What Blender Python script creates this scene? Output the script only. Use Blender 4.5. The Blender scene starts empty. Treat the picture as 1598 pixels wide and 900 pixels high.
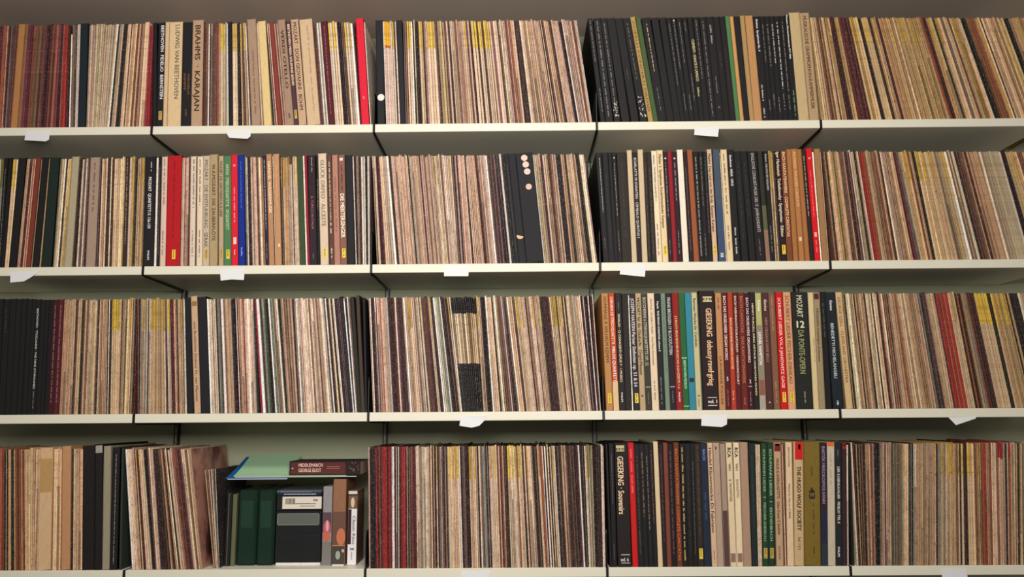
import bpy, math, random
from mathutils import Matrix, Vector, Euler
random.seed(11)
PI = math.pi

# ------------------------------------------------------------------ camera, light, exposure
scene = bpy.context.scene
COL = scene.collection
CAM_LOC = Vector((1.0674, -2.3277, 0.3975))
CAM_ROT = Euler((1.72504, 0.0068, 0.00864), 'XYZ')
FPX = 1300.0
cd = bpy.data.cameras.new('camera'); cam = bpy.data.objects.new('camera', cd); COL.objects.link(cam)
cam.location = CAM_LOC; cam.rotation_euler = CAM_ROT
cd.sensor_fit = 'HORIZONTAL'; cd.sensor_width = 36.0; cd.lens = FPX * 36.0 / 1598.0
cd.clip_start = 0.05; cd.clip_end = 50
scene.camera = cam
vs = scene.view_settings
scene.display_settings.display_device = 'sRGB'
vs.view_transform = 'Standard'; vs.look = 'None'; vs.gamma = 1.0; vs.use_curve_mapping = False
vs.exposure = 0.0

world = bpy.data.worlds.new('room_light'); scene.world = world; world.use_nodes = True
bg = world.node_tree.nodes['Background']
bg.inputs[0].default_value = (1.0, 0.91, 0.81, 1); bg.inputs[1].default_value = 0.185

def area(name, loc, target, sx, sy, power, color):
    ld = bpy.data.lights.new(name, 'AREA'); ld.shape = 'RECTANGLE'; ld.size = sx; ld.size_y = sy
    ld.energy = power; ld.color = color
    o = bpy.data.objects.new(name, ld); COL.objects.link(o); o.location = loc
    d = Vector(target) - Vector(loc); o.rotation_euler = d.to_track_quat('-Z', 'Y').to_euler()
    return o
area('ceiling_lamp', (1.0, -1.75, 2.15), (0.98, 0.0, 0.70), 0.8, 0.5, 22, (1.0, 0.955, 0.90))
area('fill_light', (0.95, -2.1, 0.88), (0.95, 0.0, 0.64), 0.9, 0.5, 32, (1.0, 0.955, 0.905))  # unseen fill just above the camera, added to brighten the wall

# ------------------------------------------------------------------ measured layout
W = 0.6501            # shelf bay width
H = 0.41558           # shelf spacing
ST = 0.0245           # board thickness
WALL_Y = 0.3115
RM = CAM_ROT.to_matrix()
def ray(px, py):
    return RM @ Vector((px - 799.0, 450.0 - py, -FPX))
def at(px, py, Y=0.0):
    d = ray(px, py); k = (Y - CAM_LOC.y) / d.y
    return CAM_LOC + d * k
def atz(px, z, Y=0.0):
    # x of the point at depth Y and height z that stands in picture column px
    lo, hi = -900.0, 1800.0
    for _ in range(40):
        m = (lo + hi) / 2
        if at(px, m, Y).z > z: lo = m
        else: hi = m
    return at(px, (lo + hi) / 2, Y).x
def zrow(r): return (4 - r) * H + (0.024 if r == 0 else 0)
ROWN = ['topmost shelf', 'top shelf', 'second shelf', 'third shelf', 'bottom shelf']
BAYN = ['far left bay', 'left bay', 'middle bay', 'right bay', 'far right bay']

# ------------------------------------------------------------------ materials
def lin(c):
    return tuple(((v / 255.0) / 12.92 if v / 255.0 <= 0.04045 else ((v / 255.0 + 0.055) / 1.055) ** 2.4) for v in c)

def new_mat(name):
    m = bpy.data.materials.new(name); m.use_nodes = True
    nt = m.node_tree; b = nt.nodes['Principled BSDF']
    return m, nt, b
def N(nt, t, **kw):
    n = nt.nodes.new(t)
    for k, v in kw.items(): setattr(n, k, v)
    return n
def mixc(nt, a, b, f, mode='MIX'):
    n = nt.nodes.new('ShaderNodeMix'); n.data_type = 'RGBA'; n.blend_type = mode
    for s, v in ((n.inputs[0], f), (n.inputs[6], a), (n.inputs[7], b)):
        if hasattr(v, 'is_linked') or hasattr(v, 'links'): nt.links.new(v, s)
        elif isinstance(v, (int, float)): s.default_value = v
        else: s.default_value = (*v, 1) if len(v) == 3 else v
    return n.outputs[2]
def noise(nt, scale, vec=(1, 1, 1), detail=3, rough=0.6):
    tc = N(nt, 'ShaderNodeTexCoord'); mp = N(nt, 'ShaderNodeMapping'); mp.inputs['Scale'].default_value = vec
    nt.links.new(tc.outputs['Object'], mp.inputs[0])
    n = N(nt, 'ShaderNodeTexNoise'); n.inputs['Scale'].default_value = scale
    n.inputs['Detail'].default_value = detail; n.inputs['Roughness'].default_value = rough
    nt.links.new(mp.outputs[0], n.inputs['Vector'])
    return n.outputs['Fac']
def ramp(nt, fac, a, b, ca=(0, 0, 0), cb=(1, 1, 1)):
    r = N(nt, 'ShaderNodeValToRGB'); e = r.color_ramp.elements
    e[0].position = a; e[0].color = (*ca, 1); e[1].position = b; e[1].color = (*cb, 1)
    nt.links.new(fac, r.inputs[0]); return r.outputs[0]

def sleeve_material():
    # printed card: colour comes from the mesh's own print colours, worn by speckle and rubbed streaks
    m, nt, b = new_mat('worn_sleeve_card')
    at_ = N(nt, 'ShaderNodeAttribute'); at_.attribute_name = 'Col'
    sp = ramp(nt, noise(nt, 1.0, (420, 200, 150), 3, 0.75), 0.53, 0.68)
    c1 = mixc(nt, at_.outputs['Color'], (0.06, 0.04, 0.03), mulf(nt, sp, 0.75))
    st = ramp(nt, noise(nt, 1.0, (900, 200, 14), 2, 0.5), 0.52, 0.70)
    c2 = mixc(nt, c1, mixc(nt, c1, (1.7, 1.6, 1.5), 1.0, 'MULTIPLY'), mulf(nt, st, 0.45))
    bl = ramp(nt, noise(nt, 1.0, (60, 60, 30), 3, 0.6), 0.42, 0.68)
    c3 = mixc(nt, c2, mixc(nt, c2, (0.62, 0.52, 0.44), 1.0, 'MULTIPLY'), mulf(nt, bl, 0.5))
    lp = ramp(nt, noise(nt, 1.0, (520, 260, 210), 3, 0.8), 0.57, 0.66)
    c3 = mixc(nt, c3, (0.62, 0.47, 0.40), mulf(nt, lp, 0.42))
    nt.links.new(c3, b.inputs['Base Color'])
    b.inputs['Roughness'].default_value = 0.7; b.inputs['Specular IOR Level'].default_value = 0.25
    bump(nt, b, noise(nt, 1.0, (500, 200, 60), 2, 0.6), 0.25, 0.0006)
    return m
def mulf(nt, a, f):
    n = N(nt, 'ShaderNodeMath', operation='MULTIPLY'); n.inputs[1].default_value = f
    nt.links.new(a, n.inputs[0]); return n.outputs[0]
def bump(nt, b, h, s, d):
    n = N(nt, 'ShaderNodeBump'); n.inputs['Strength'].default_value = s; n.inputs['Distance'].default_value = d
    nt.links.new(h, n.inputs['Height']); nt.links.new(n.outputs[0], b.inputs['Normal'])

MATS = {}
def box_mat(c, kind='box'):
    key = (tuple(c), kind)
    if key in MATS: return MATS[key]
    m, nt, b = new_mat('%s_%d_%d_%d' % ((kind,) + tuple(int(v) for v in c)))
    base = lin(c)
    if kind == 'box':
        f = ramp(nt, noise(nt, 1.0, (160, 80, 45), 4, 0.65), 0.45, 0.75)
        dk = tuple(v * 0.72 for v in base)
        c1 = mixc(nt, base, dk, mulf(nt, f, 0.55))
        g = ramp(nt, noise(nt, 1.0, (500, 120, 30), 3, 0.7), 0.62, 0.78)
        lt = tuple(min(1, v * 1.25 + 0.012) for v in base)
        c2 = mixc(nt, c1, lt, mulf(nt, g, 0.5))
        nt.links.new(c2, b.inputs['Base Color'])
        bump(nt, b, noise(nt, 1.0, (400, 400, 400), 2, 0.5), 0.15, 0.0004)
        b.inputs['Roughness'].default_value = 0.6; b.inputs['Specular IOR Level'].default_value = 0.18
    else:
        f = ramp(nt, noise(nt, 1.0, (300, 100, 300), 3, 0.6), 0.5, 0.8)
        nt.links.new(mixc(nt, base, tuple(v * 0.7 for v in base), mulf(nt, f, 0.6)), b.inputs['Base Color'])
        b.inputs['Roughness'].default_value = 0.6; b.inputs['Specular IOR Level'].default_value = 0.25
    MATS[key] = m
    return m
def plain(name, c, rough=0.6, metal=0.0, nscale=40, amt=0.15):
    m, nt, b = new_mat(name); base = lin(c)
    f = noise(nt, nscale, (1, 1, 1), 4, 0.6)
    nt.links.new(mixc(nt, base, tuple(v * (1 - amt) for v in base), f), b.inputs['Base Color'])
    b.inputs['Roughness'].default_value = rough; b.inputs['Metallic'].default_value = metal
    return m
M_SLEEVE = sleeve_material()
M_SHELF = plain('painted_shelf_board', (238, 234, 214), 0.45, 0, 12, 0.06)
M_WALL = plain('olive_grey_wall', (176, 180, 152), 0.8, 0, 3, 0.10)
M_METAL = plain('dark_bracket_metal', (34, 33, 32), 0.4, 0.3, 60, 0.3)
M_RAIL = plain('grey_upright_metal', (176, 174, 160), 0.5, 0.0, 60, 0.2)
M_SLOT = plain('upright_slot', (20, 20, 20), 0.7, 0, 60, 0.1)
M_PAPER = plain('white_paper', (236, 236, 238), 0.7, 0, 60, 0.05)

# ------------------------------------------------------------------ object helpers
def mesh(name, verts, faces, mat, parent=None, cols=None, smooth=False):
    me = bpy.data.meshes.new(name); me.from_pydata(verts, [], faces)
    if cols is not None:
        ca = me.color_attributes.new('Col', 'FLOAT_COLOR', 'CORNER')
        flat = []
        for f, c in zip(me.polygons, cols):
            flat += list((*c, 1.0)) * f.loop_total
        ca.data.foreach_set('color', flat)
    me.materials.append(mat)
    o = bpy.data.objects.new(name, me); COL.objects.link(o)
    if parent is not None: o.parent = parent
    return o
def tag(o, label=None, cat=None, group=None, kind=None):
    if label: o['label'] = label
    if cat: o['category'] = cat
    if group: o['group'] = group
    if kind: o['kind'] = kind
    return o
def empty(name, loc=(0, 0, 0), ry=0.0, rz=0.0):
    o = bpy.data.objects.new(name, None); COL.objects.link(o); o.location = loc
    o.rotation_euler = (0, ry, rz); o.empty_display_size = 0.05
    return o
def boxgeo(x0, x1, y0, y1, z0, z1, V=None, F=None, bev=0.0):
    V = [] if V is None else V; F = [] if F is None else F
    n = len(V)
    if bev <= 0:
        V += [(x0, y0, z0), (x1, y0, z0), (x1, y1, z0), (x0, y1, z0), (x0, y0, z1), (x1, y0, z1), (x1, y1, z1), (x0, y1, z1)]
        F += [tuple(n + i for i in f) for f in ((3, 2, 1, 0), (4, 5, 6, 7), (0, 1, 5, 4), (1, 2, 6, 5), (2, 3, 7, 6), (3, 0, 4, 7))]
        return V, F
    b = bev
    def ring(z, s):
        q = b * s
        return [(x0 + b, y0 + q, z), (x1 - b, y0 + q, z), (x1 - q, y0 + b, z), (x1 - q, y1 - b, z), (x1 - b, y1 - q, z), (x0 + b, y1 - q, z), (x0 + q, y1 - b, z), (x0 + q, y0 + b, z)]
    for z, s in ((z0, 0.9), (z0 + b, 0), (z1 - b, 0), (z1, 0.9)): V += ring(z, s)
    F.append(tuple(n + i for i in range(7, -1, -1)))
    for L in range(3):
        a = n + L * 8
        for i in range(8):
            j = (i + 1) % 8
            F.append((a + i, a + j, a + 8 + j, a + 8 + i))
    F.append(tuple(n + 24 + i for i in range(8)))
    return V, F
def box(name, x0, x1, y0, y1, z0, z1, mat, parent=None, bev=0.0):
    V, F = boxgeo(x0, x1, y0, y1, z0, z1, bev=bev)
    return mesh(name, V, F, mat, parent)

# ------------------------------------------------------------------ the room and the shelving
def struct(o): o['kind'] = 'structure'; return o
struct(box('wall_back', -1.6, 3.6, WALL_Y, WALL_Y + 0.12, -1.0, 2.6, M_WALL))

M_FLOOR = plain('brown_wood_floor', (120, 96, 74), 0.5, 0, 6, 0.3)
struct(box('floor', -1.6, 3.6, -4.2, WALL_Y, -1.02, -1.0, M_FLOOR))

def shelf_board(row, j):
    x0 = (j - 1) * W + 0.0033; x1 = j * W - 0.0033; z = zrow(row)
    o = box('shelf_board', x0, x1, -0.004, WALL_Y - 0.008, z - ST, z, M_SHELF, bev=0.0012)
    tag(o, 'pale painted shelf board, %s, %s' % (ROWN[row], BAYN[j]), 'shelf', 'shelf boards')
    return o
M_SOFFIT = plain('greyish_pink_soffit', (214, 196, 180), 0.8, 0, 5, 0.1)
struct(box('trim_1', -1.6, 3.6, -0.02, WALL_Y, zrow(0) - ST, zrow(0) + 0.1, M_SOFFIT))
for r in range(1, 5):
    for j in range(0, 5):
        shelf_board(r, j)

def bracket(row, j):
    z = zrow(row); x = j * W; t = 0.0021
    root = empty('shelf_bracket', (x, 0, z - ST))
    tag(root, 'dark metal bracket under the %s, between %s and %s' % (ROWN[row], BAYN[j], BAYN[j + 1]), 'bracket', 'shelf brackets')
    # arm: deep at the wall, tapering to the front
    P = [(-0.0065, ST), (-0.0065, -0.001), (0.02, -0.005), (WALL_Y - 0.022, -0.007), (WALL_Y - 0.022, ST)]
    V = [(-t, y, q) for y, q in P] + [(t, y, q) for y, q in P]
    n = len(P); F = [tuple(range(n)), tuple(range(2 * n - 1, n - 1, -1))]
    for i in range(n):
        k = (i + 1) % n; F.append((i, n + i, n + k, k))
    mesh('arm', V, F, M_METAL, root)
    if j in (1, 2) and row > 0:
        # thin upright divider standing on the bracket
        V, F = [], []
        P = [(-0.002, ST), (0.16, ST), (0.15, ST + 0.07), (0.03, ST + 0.098), (0.004, ST + 0.098), (-0.002, ST + 0.088)]
        V = [(-0.001, y, q) for y, q in P] + [(0.001, y, q) for y, q in P]
        n = len(P); F = [tuple(range(n)), tuple(range(2 * n - 1, n - 1, -1))]
        for i in range(n):
            k = (i + 1) % n; F.append((i, n + i, n + k, k))
        mesh('divider_plate', V, F, M_METAL, root)
for r in range(1, 5):
    for j in range(0, 4):
        bracket(r, j)

def upright(j):
    x = j * W; root = empty('wall_upright', (x, WALL_Y - 0.02, -0.3))
    tag(root, 'slotted metal wall upright behind the shelves, between %s and %s' % (BAYN[j], BAYN[j + 1]), 'upright', 'slotted wall uprights')
    V, F = [], []
    for s in (-1, 1):
        boxgeo(s * 0.0048 - 0.0017, s * 0.0048 + 0.0017, 0, 0.0195, 0, 1.93, V, F)
    mesh('flanges', V, F, M_METAL, root)
    V, F = boxgeo(-0.0031, 0.0031, 0.0006, 0.0195, 0, 1.93)
    mesh('rail', V, F, M_RAIL, root)
    V, F = [], []
    k = 0.02
    while k < 1.9:
        boxgeo(-0.0008, 0.0008, 0.0003, 0.0007, k, k + 0.016, V, F); k += 0.026
    mesh('slots', V, F, M_SLOT, root)
for j in range(4): upright(j)

# paper labels stuck on the shelf fronts: outlines in picture pixels, taken to the plane of the shelf front
def paper(r, pts, label):
    V = []; F = []
    P = [at(x, y, -0.0058) for x, y in pts]
    n = len(P); cx = sum(p.x for p in P) / n; cz = sum(p.z for p in P) / n
    zb = zrow(r) - ST
    for y in (0.0, 0.0006):
        for i, p in enumerate(P):
            curl = -0.003 * max(0, (zb - p.z) / 0.02)
            V.append((p.x - cx, y + curl, p.z - cz))
    F.append(tuple(range(n - 1, -1, -1))); F.append(tuple(range(n, 2 * n)))
    for i in range(n):
        k = (i + 1) % n; F.append((i, k, n + k, n + i))
    o = mesh('paper_label', V, F, M_PAPER); o.location = (cx, -0.0058, cz)
    tag(o, label, 'label', 'paper labels on the shelf fronts')
    return o
for r, pts, l in [
    (1, [(40, 205), (78, 203), (77, 218), (72, 221), (39, 219)], 'small white paper label hanging from the top shelf edge, far left bay'),
    (1, [(354, 204), (392, 203), (391, 213), (386, 217), (358, 215), (354, 209)], 'torn white paper label hanging from the top shelf edge, left bay'),
    (1, [(1084, 200), (1122, 198), (1120, 214), (1083, 211)], 'crooked white paper label hanging from the top shelf edge, right bay'),
    (2, [(16, 425), (62, 423), (48, 433), (38, 439), (17, 441)], 'curved torn white paper label on the second shelf edge, far left bay'),
    (2, [(343, 420), (382, 419), (381, 437), (362, 436), (345, 438)], 'square white paper label on the second shelf edge, left bay'),
    (2, [(693, 417), (732, 416), (731, 431), (693, 431)], 'square white paper label on the second shelf edge, middle bay'),
    (2, [(969, 415), (1008, 414), (1006, 432), (967, 428)], 'tilted white paper label on the second shelf edge, right bay'),
    (3, [(719, 650), (758, 648), (756, 656), (748, 664), (736, 667), (717, 664)], 'rounded torn white paper label on the third shelf edge, middle bay'),
    (3, [(1095, 649), (1135, 648), (1134, 662), (1126, 666), (1094, 664)], 'white paper label on the third shelf edge, right bay'),
    (3, [(1480, 651), (1524, 650), (1522, 653), (1491, 663)], 'triangular torn white paper label on the third shelf edge, far right bay'),
    (4, [(1470, 888), (1508, 887), (1510, 903), (1470, 904)], 'white paper label on the bottom shelf edge, far right bay'),
    (4, [(720, 892), (764, 891), (764, 910), (720, 910)], 'white paper label on the bottom shelf edge, middle bay')]:
    paper(r, pts, l)

# ------------------------------------------------------------------ colour names
PAL = {'K': (36, 35, 38), 'k': (56, 44, 43), 'M': (92, 42, 48), 'R': (165, 46, 48), 'r': (152, 88, 68), 'n': (124, 92, 72),
       'p': (112, 86, 88), 't': (188, 154, 122), 'P': (212, 178, 158), 'C': (230, 202, 172), 'c': (190, 176, 154),
       'W': (252, 240, 224), 'w': (238, 222, 208), 'g': (140, 140, 128), 'G': (66, 84, 70), 'y': (196, 166, 96),
       'Y': (228, 188, 66), 'T': (196, 146, 90), 'B': (44, 48, 82), 'Z': (190, 160, 128)}
PNAME = {'K': 'black', 'k': 'dark brown', 'M': 'maroon', 'R': 'red', 'r': 'rust brown', 'n': 'brown', 'p': 'greyish purple', 't': 'tan',
         'P': 'dusty pink', 'C': 'cream', 'c': 'grey beige', 'W': 'white', 'w': 'off-white', 'g': 'grey', 'G': 'dark green', 'y': 'straw yellow',
         'Y': 'yellow', 'T': 'ochre', 'B': 'navy', 'Z': 'black and tan'}
NAMED = [('black', (38, 38, 41)), ('charcoal', (55, 48, 50)), ('maroon', (80, 30, 36)), ('dark red', (140, 36, 38)), ('red', (200, 32, 36)),
         ('bright red', (220, 38, 48)), ('orange red', (180, 66, 44)), ('rust brown', (150, 88, 60)), ('orange tan', (185, 132, 90)), ('brown', (122, 84, 66)),
         ('dark brown', (84, 58, 50)), ('tan', (182, 148, 116)), ('cream', (218, 196, 164)), ('pale cream', (236, 220, 198)), ('white', (240, 236, 228)),
         ('pinkish cream', (215, 190, 172)), ('grey', (150, 148, 140)), ('slate blue', (72, 86, 104)), ('royal blue', (26, 52, 140)), ('sky blue', (56, 136, 162)),
         ('navy', (36, 44, 64)), ('green', (74, 124, 84)), ('dark green', (46, 64, 50)), ('grey green', (120, 142, 126)), ('olive gold', (126, 106, 46)),
         ('salmon', (214, 156, 116)), ('straw yellow', (222, 196, 140)), ('greyish pink', (176, 150, 138)), ('greyish brown', (150, 132, 108))]
def cname(c):
    return min(NAMED, key=lambda q: sum((a - b) ** 2 for a, b in zip(q[1], c)))[0]

# ------------------------------------------------------------------ items
ITEMS = []          # every sleeve and box: dicts with row, bay, geometry and look
def S(p, h=0.0, y=0.0, side=False): return ('S', p, h, y, side)
def Bx(col, t=(), lab=None, h=0.0, bands=None, what=None, y=0.0, marks=(), say=None):
    if isinstance(col, str): col = PAL[col]
    return ('B', dict(col=col, t_=list(t), lab=lab, h=h, bands=bands, what=what, y=y, marks=list(marks), say=say))
def bay(row, j, crops, tint=(1, 1, 1)):
    zt = zrow(row)
    seq = []
    for ox, sc, lean, entries in crops:
        def xb(x):
            L = lean
            if x <= L[0][0]: return L[0][1] + (x - L[0][0])
            for (a, b), (c, d) in zip(L, L[1:]):
                if x <= c: return b + (d - b) * (x - a) / (c - a)
            return L[-1][1] + (x - L[-1][0])
        prev = None
        for e in entries:
            x = e[0]; cur = (ox + x / sc, ox + xb(x) / sc)
            if len(e) == 1: prev = cur; continue
            seq.append((prev, cur, e[1])); prev = cur
    hh = 0.3235
    for a, b, e in seq:
        if isinstance(e, str): e = S(e)
        hq = hh + (e[2] if e[0] == 'S' and e[2] < -.04 else 0)
        def X(pr):
            xt_, xb_ = atz(pr[0], zt + hq), atz(pr[1], zt)
            return xb_ + (xt_ - xb_) * hh / hq, xb_
        (tl, bl), (tr, br) = X(a), X(b)
        if e[0] == 'S':
            toks = []; p = e[1]
            for ch in p:
                if ch in "'\"": toks[-1][1] = ch
                elif ch == ' ': pass
                else: toks.append([ch, '', random.uniform(0.75, 1.3)])
            tot = sum(q[2] for q in toks); acc = 0
            for ch, m, w in toks:
                f0 = acc / tot; acc += w; f1 = acc / tot
                ITEMS.append(dict(kind='S', row=row, bay=j, ch=ch, mod=m, tl=tl + (tr - tl) * f0, tr=tl + (tr - tl) * f1,
                                  bl=bl + (br - bl) * f0, br=bl + (br - bl) * f1, h=e[2], y=e[3], side=e[4] and f1 > 0.999, tint=tint))
        else:
            d = dict(e[1]); d.update(kind='B', row=row, bay=j, tl=tl, tr=tr, bl=bl, br=br, tint=tint)
            ITEMS.append(d)

WH = (225, 220, 215); GY = (135, 130, 125); DK = (60, 45, 40); GO = (205, 185, 140); BR = (125, 85, 60)
def tiny(a=0.05, b=0.55, c=GY, s=0.22, xo=0.0): return ('~', c, a, b, s, xo)
def K(*t, **k): return Bx('K', t, **k)

# ------------------------------------------------------------------ what stands on the shelves, left to right
# top shelf
bay(1, 0, [(0, 3.913, [(-80, -110), (50, 12), (120, 68), (355, 312), (440, 425), (540, 520), (720, 660), (780, 728), (860, 812), (935, 905)], [
    (-420,), (-80, "ttMrMMnMtMMrrMMtMMn"), (40, "MrMMr"), (50, "t"), (78, "MMp"), (92, "wM"), (116, "MM"), (156, Bx((184, 134, 84))), (190, "nM"), (230, "MrM"), (270, "MnM"), (345, "nMkMMrM"),
    (362, "r"), (386, "MM"), (394, "r"), (426, "RRM"), (429, S("k")), (440, S("W", -0.028)), (456, "p"), (470, "gK"), (492, "W"), (540, Bx((34, 44, 52))), (712, "ccccccCccccC"), (722, "W"), (730, "K"),
    (756, "CgC"), (780, "KK"), (800, "CC"), (822, "kCt"), (862, "tCnt"), (884, "Mt"), (910, S("CC", 0.006)), (936, S("RR", -0.004))])], (1, .97, .95))
bay(1, 1, [(230, 3.915, [(20, 26), (85, 68), (135, 118), (218, 205), (278, 265), (345, 335), (415, 408), (485, 490), (545, 552), (608, 637), (665, 695), (725, 770)], [
    (30,), (66, K()), (112, K(('BEETHOVEN  FIDELIO  BERNSTEIN', WH, .03, .74, .52, .18), lab='y')), (136, Bx((222, 190, 150), h=.002)),
    (218, Bx((226, 196, 152), [('LUDWIG VAN BEETHOVEN', (150, 140, 120), .03, .74, .34, .12)], h=.002)),
    (278, K(('WILHELM', BR, .50, .70, .22, .2), ('KEMPFF', BR, .50, .66, .22, -.2), ('~', BR, .84, .92, .3, 0))), (345, Bx((190, 156, 124), [('BRAHMS  · KARAJAN', (84, 62, 56), .05, .86, .55, 0)], h=.008)),
    (370, "MM"), (379, "w"), (416, "MCMp"), (432, "rr"), (444, "rC"), (484, "Y'C'c"), (491, "w"), (516, K()), (545, "C'C'"), (560, "KK"), (594, "t'nt'"), (608, "wk"), (664, Bx((172, 142, 118), [tiny(.3, .9, BR)], h=.010)),
    (674, "C"), (722, Bx((228, 200, 140), h=.003, say='plain straw yellow'))]),
 (400, 3.915, [(56, 104), (75, 125), (100, 158), (178, 232), (215, 262), (258, 312), (345, 392), (385, 436), (435, 482), (490, 535), (580, 632), (608, 640), (655, 695), (665, 702)], [
    (56,), (62, "K"), (78, "wrw"), (104, Bx((140, 60, 50))), (128, "PrC"), (178, Bx((168, 136, 114), [('VERDI OTELLO', DK, .1, .66, .4, 0), ('~', DK, .89, .94, .6, 0)], h=.008)),
    (210, Bx((84, 56, 66), [('BEETHOVEN MISSA SOLEMNIS BÖHM', (235, 205, 170), .03, .62, .6, 0)], lab='y', h=.001)),
    (257, Bx((200, 166, 134), [('MOZART · DON GIOVANNI · BOHM', (110, 82, 66), .03, .86, .5, 0)], h=.008)),
    (345, Bx((212, 182, 146), [('~', (180, 150, 118), .06, .9, .25, .1)], h=.008)), (366, "Mn"), (390, "WgW"), (434, Bx((86, 32, 42), [tiny(.05, .9, (190, 120, 110), .18)])), (490, "Y'W Y'C"),
    (520, "KKp"), (584, "nY'W C'W"), (608, "MM"), (655, Bx((222, 34, 58), [('~', (190, 40, 60), .05, .2, .3, 0), ('~', (255, 150, 160), .74, .79, .3, 0)], h=.009)), (663, "W")])])
bay(1, 2, [(570, 3.915, [(60, 66), (105, 127), (185, 212), (230, 247), (435, 475), (600, 652), (750, 812)], [
    (62,), (106, K(marks=[('dot', .02, .745, .0102, (240, 230, 215))], what='round white sticker')), (112, "w"), (186, "Y\"Y\"Y\"w Y'kw"), (229, K()), (250, "pn"), (285, "C'Y'W"), (300, "kC"), (322, "Kk"), (345, "C'y'"), (372, "ktP"),
    (420, "C'Y'C'"), (436, "pk"), (480, "ttt"), (500, "pC"), (530, "kCC"), (560, "tpC"), (600, "ttPC"), (640, "y'pPk"), (660, "C'"), (705, "Y'kY'C'"), (750, "kY'C'Y'")]),
 (740, 3.914, [(85, 150), (240, 310), (410, 510), (500, 610), (625, 722)], [
    (85,), (135, "CpPC"), (160, "ktC"), (185, "CwP"), (205, "rnP"), (240, "rtP"), (265, "kMM"), (285, "kwC"), (320, "CttC"), (395, "ttPtPtCt"), (412, "kCk"), (440, "nPt"), (465, "tpk"), (510, "PPtPP"),
    (530, S("KK", -.003)), (553, S("Cw", .003)), (600, "CPtwr"), (625, "ntww")])])
b4 = [tiny(.03, .5), tiny(.62, .9, GY, .15, -.1)]
bay(1, 3, [(900, 3.914, [(60, 128), (325, 438), (388, 496), (700, 775), (822, 885)], [
    (60,), (100, K(tiny(.02, .42, GY, .3), ('~', GY, .68, .9, .3, .2))), (145, K(tiny(.03, .95, GY, .28))), (182, K(tiny(.05, .9, GY, .28), marks=[('scuff', .1, .9, .80, .94, (235, 222, 210))], what='scuffed white patches near its foot')), (232, K()), (280, K(tiny(.5, .6, (80, 75, 70)))),
    (325, K(tiny(.05, .6, (110, 105, 98), .25), marks=[('scuff', .15, .9, .76, .96, (240, 228, 218))], what='big scuffed white patch near its foot')),
    (358, Bx((178, 150, 96), [('CORELLI CONCERTI GROSSI', (140, 104, 60), .04, .9, .45, 0)], h=.006)), (390, Bx((72, 96, 60), [], h=.005)),
    (450, K(tiny(.06, .53, GO, .18), tiny(.68, .9, GY, .14))), (500, K()), (545, K()), (575, K(tiny(.06, .66, GY, .28))), (605, K(tiny(.04, .5, GY, .28), ('~', GY, .74, .9, .26, 0), marks=[('dot', 0, .03, .0022, WH)])),
    (640, K(tiny(.05, .45, GY, .22), tiny(.75, .9, GY, .22, .1))), (672, K(tiny(.05, .15), ('~', GY, .55, .8, .25, 0))), (706, K(('CLEMENTI · SONATE E CAPRICCI', GO, .22, .62, .55, .1), ('~', (190, 180, 130), .68, .78, .5, 0))), (745, K(tiny(.03, .6, GY, .25))), (790, K(tiny(.04, .95, GY, .25)))]),
 (1080, 3.914, [(83, 151), (200, 268), (370, 428), (590, 648), (655, 715), (715, 778)], [
    (83,), (128, K(('~', (170, 165, 158), .08, .28, .4, 0), tiny(.58, .75), marks=[('ring', 0, .87, .0032, GY)])), (165, K(tiny(.35, .5, (75, 70, 68)))), (200, K(tiny(.3, .9, (80, 62, 60)))),
    (228, Bx((82, 130, 86), h=.003)), (252, Bx((206, 158, 104), h=.001)), (290, K()), (320, Bx((178, 146, 102), h=.004)), (371, Bx((192, 146, 102), h=.004)),
    (414, K(('Brahms  Symphonie Nr. 4', WH, .03, .34, .3, 0), ('~', WH, .66, .82, .26, -.1), ('~', WH, .88, .97, .26, -.1))), (440, K(tiny(.08, .45, GY, .3), tiny(.8, .9, GY, .3))), (470, K(tiny(.08, .5, GY, .34), tiny(.75, .88, GY, .3))),
    (500, K(tiny(.08, .46, WH, .3), tiny(.78, .92, GY, .3))), (532, K(tiny(.06, .7, WH, .3), tiny(.75, .9, GY, .3))), (562, K(tiny(.06, .72, GY, .3), tiny(.76, .9, GY, .3))), (592, K(('Mozart Klavierkonzerte KV 466', WH, .0, .42, .36, 0), ('~', (120, 170, 120), .72, .97, .36, 0), h=.003)),
    (657, Bx((202, 180, 142), h=.013, say='tall plain beige')), (714, Bx((186, 158, 128), [('MUSIKALISCHE GRAMMOPHON-KAMMERMUSIK', (112, 84, 68), .03, .9, .4, 0)], h=.011))])], (1, .98, .92))
bay(1, 4, [(1260, 3.751, [(15, 100), (290, 438), (660, 845), (890, 1105), (1268, 1500)], [
    (15,), (48, "CPC"), (80, "nMtn"), (100, "CPp"), (130, "C'yC"), (155, "MkM"), (178, "y't"), (205, "MM"), (240, "MkMMM"), (290, "C'yC'C"), (312, "KK"), (350, "C'C'C"), (364, "k"), (400, "tC'tC"), (440, "kty't"), (480, "ttC'"),
    (510, "twt"), (545, "y'ty'"), (575, "tCt"), (620, "ty'tty'"), (665, "tttr"), (700, "Mkt"), (730, "y'Cy'"), (745, "kt"), (800, "C'CpC"), (830, "tnC"), (878, "y'ytC"), (890, "w"), (922, "KKk"), (960, "nrn"), (990, "ryt"), (1010, "Ck"),
    (1060, "CPCP"), (1100, "ttCt"), (1140, "CyC"), (1168, "KK"), (1230, "ttyt"), (1300, "ttCtyt")])], (.95, .92, .81))

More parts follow.
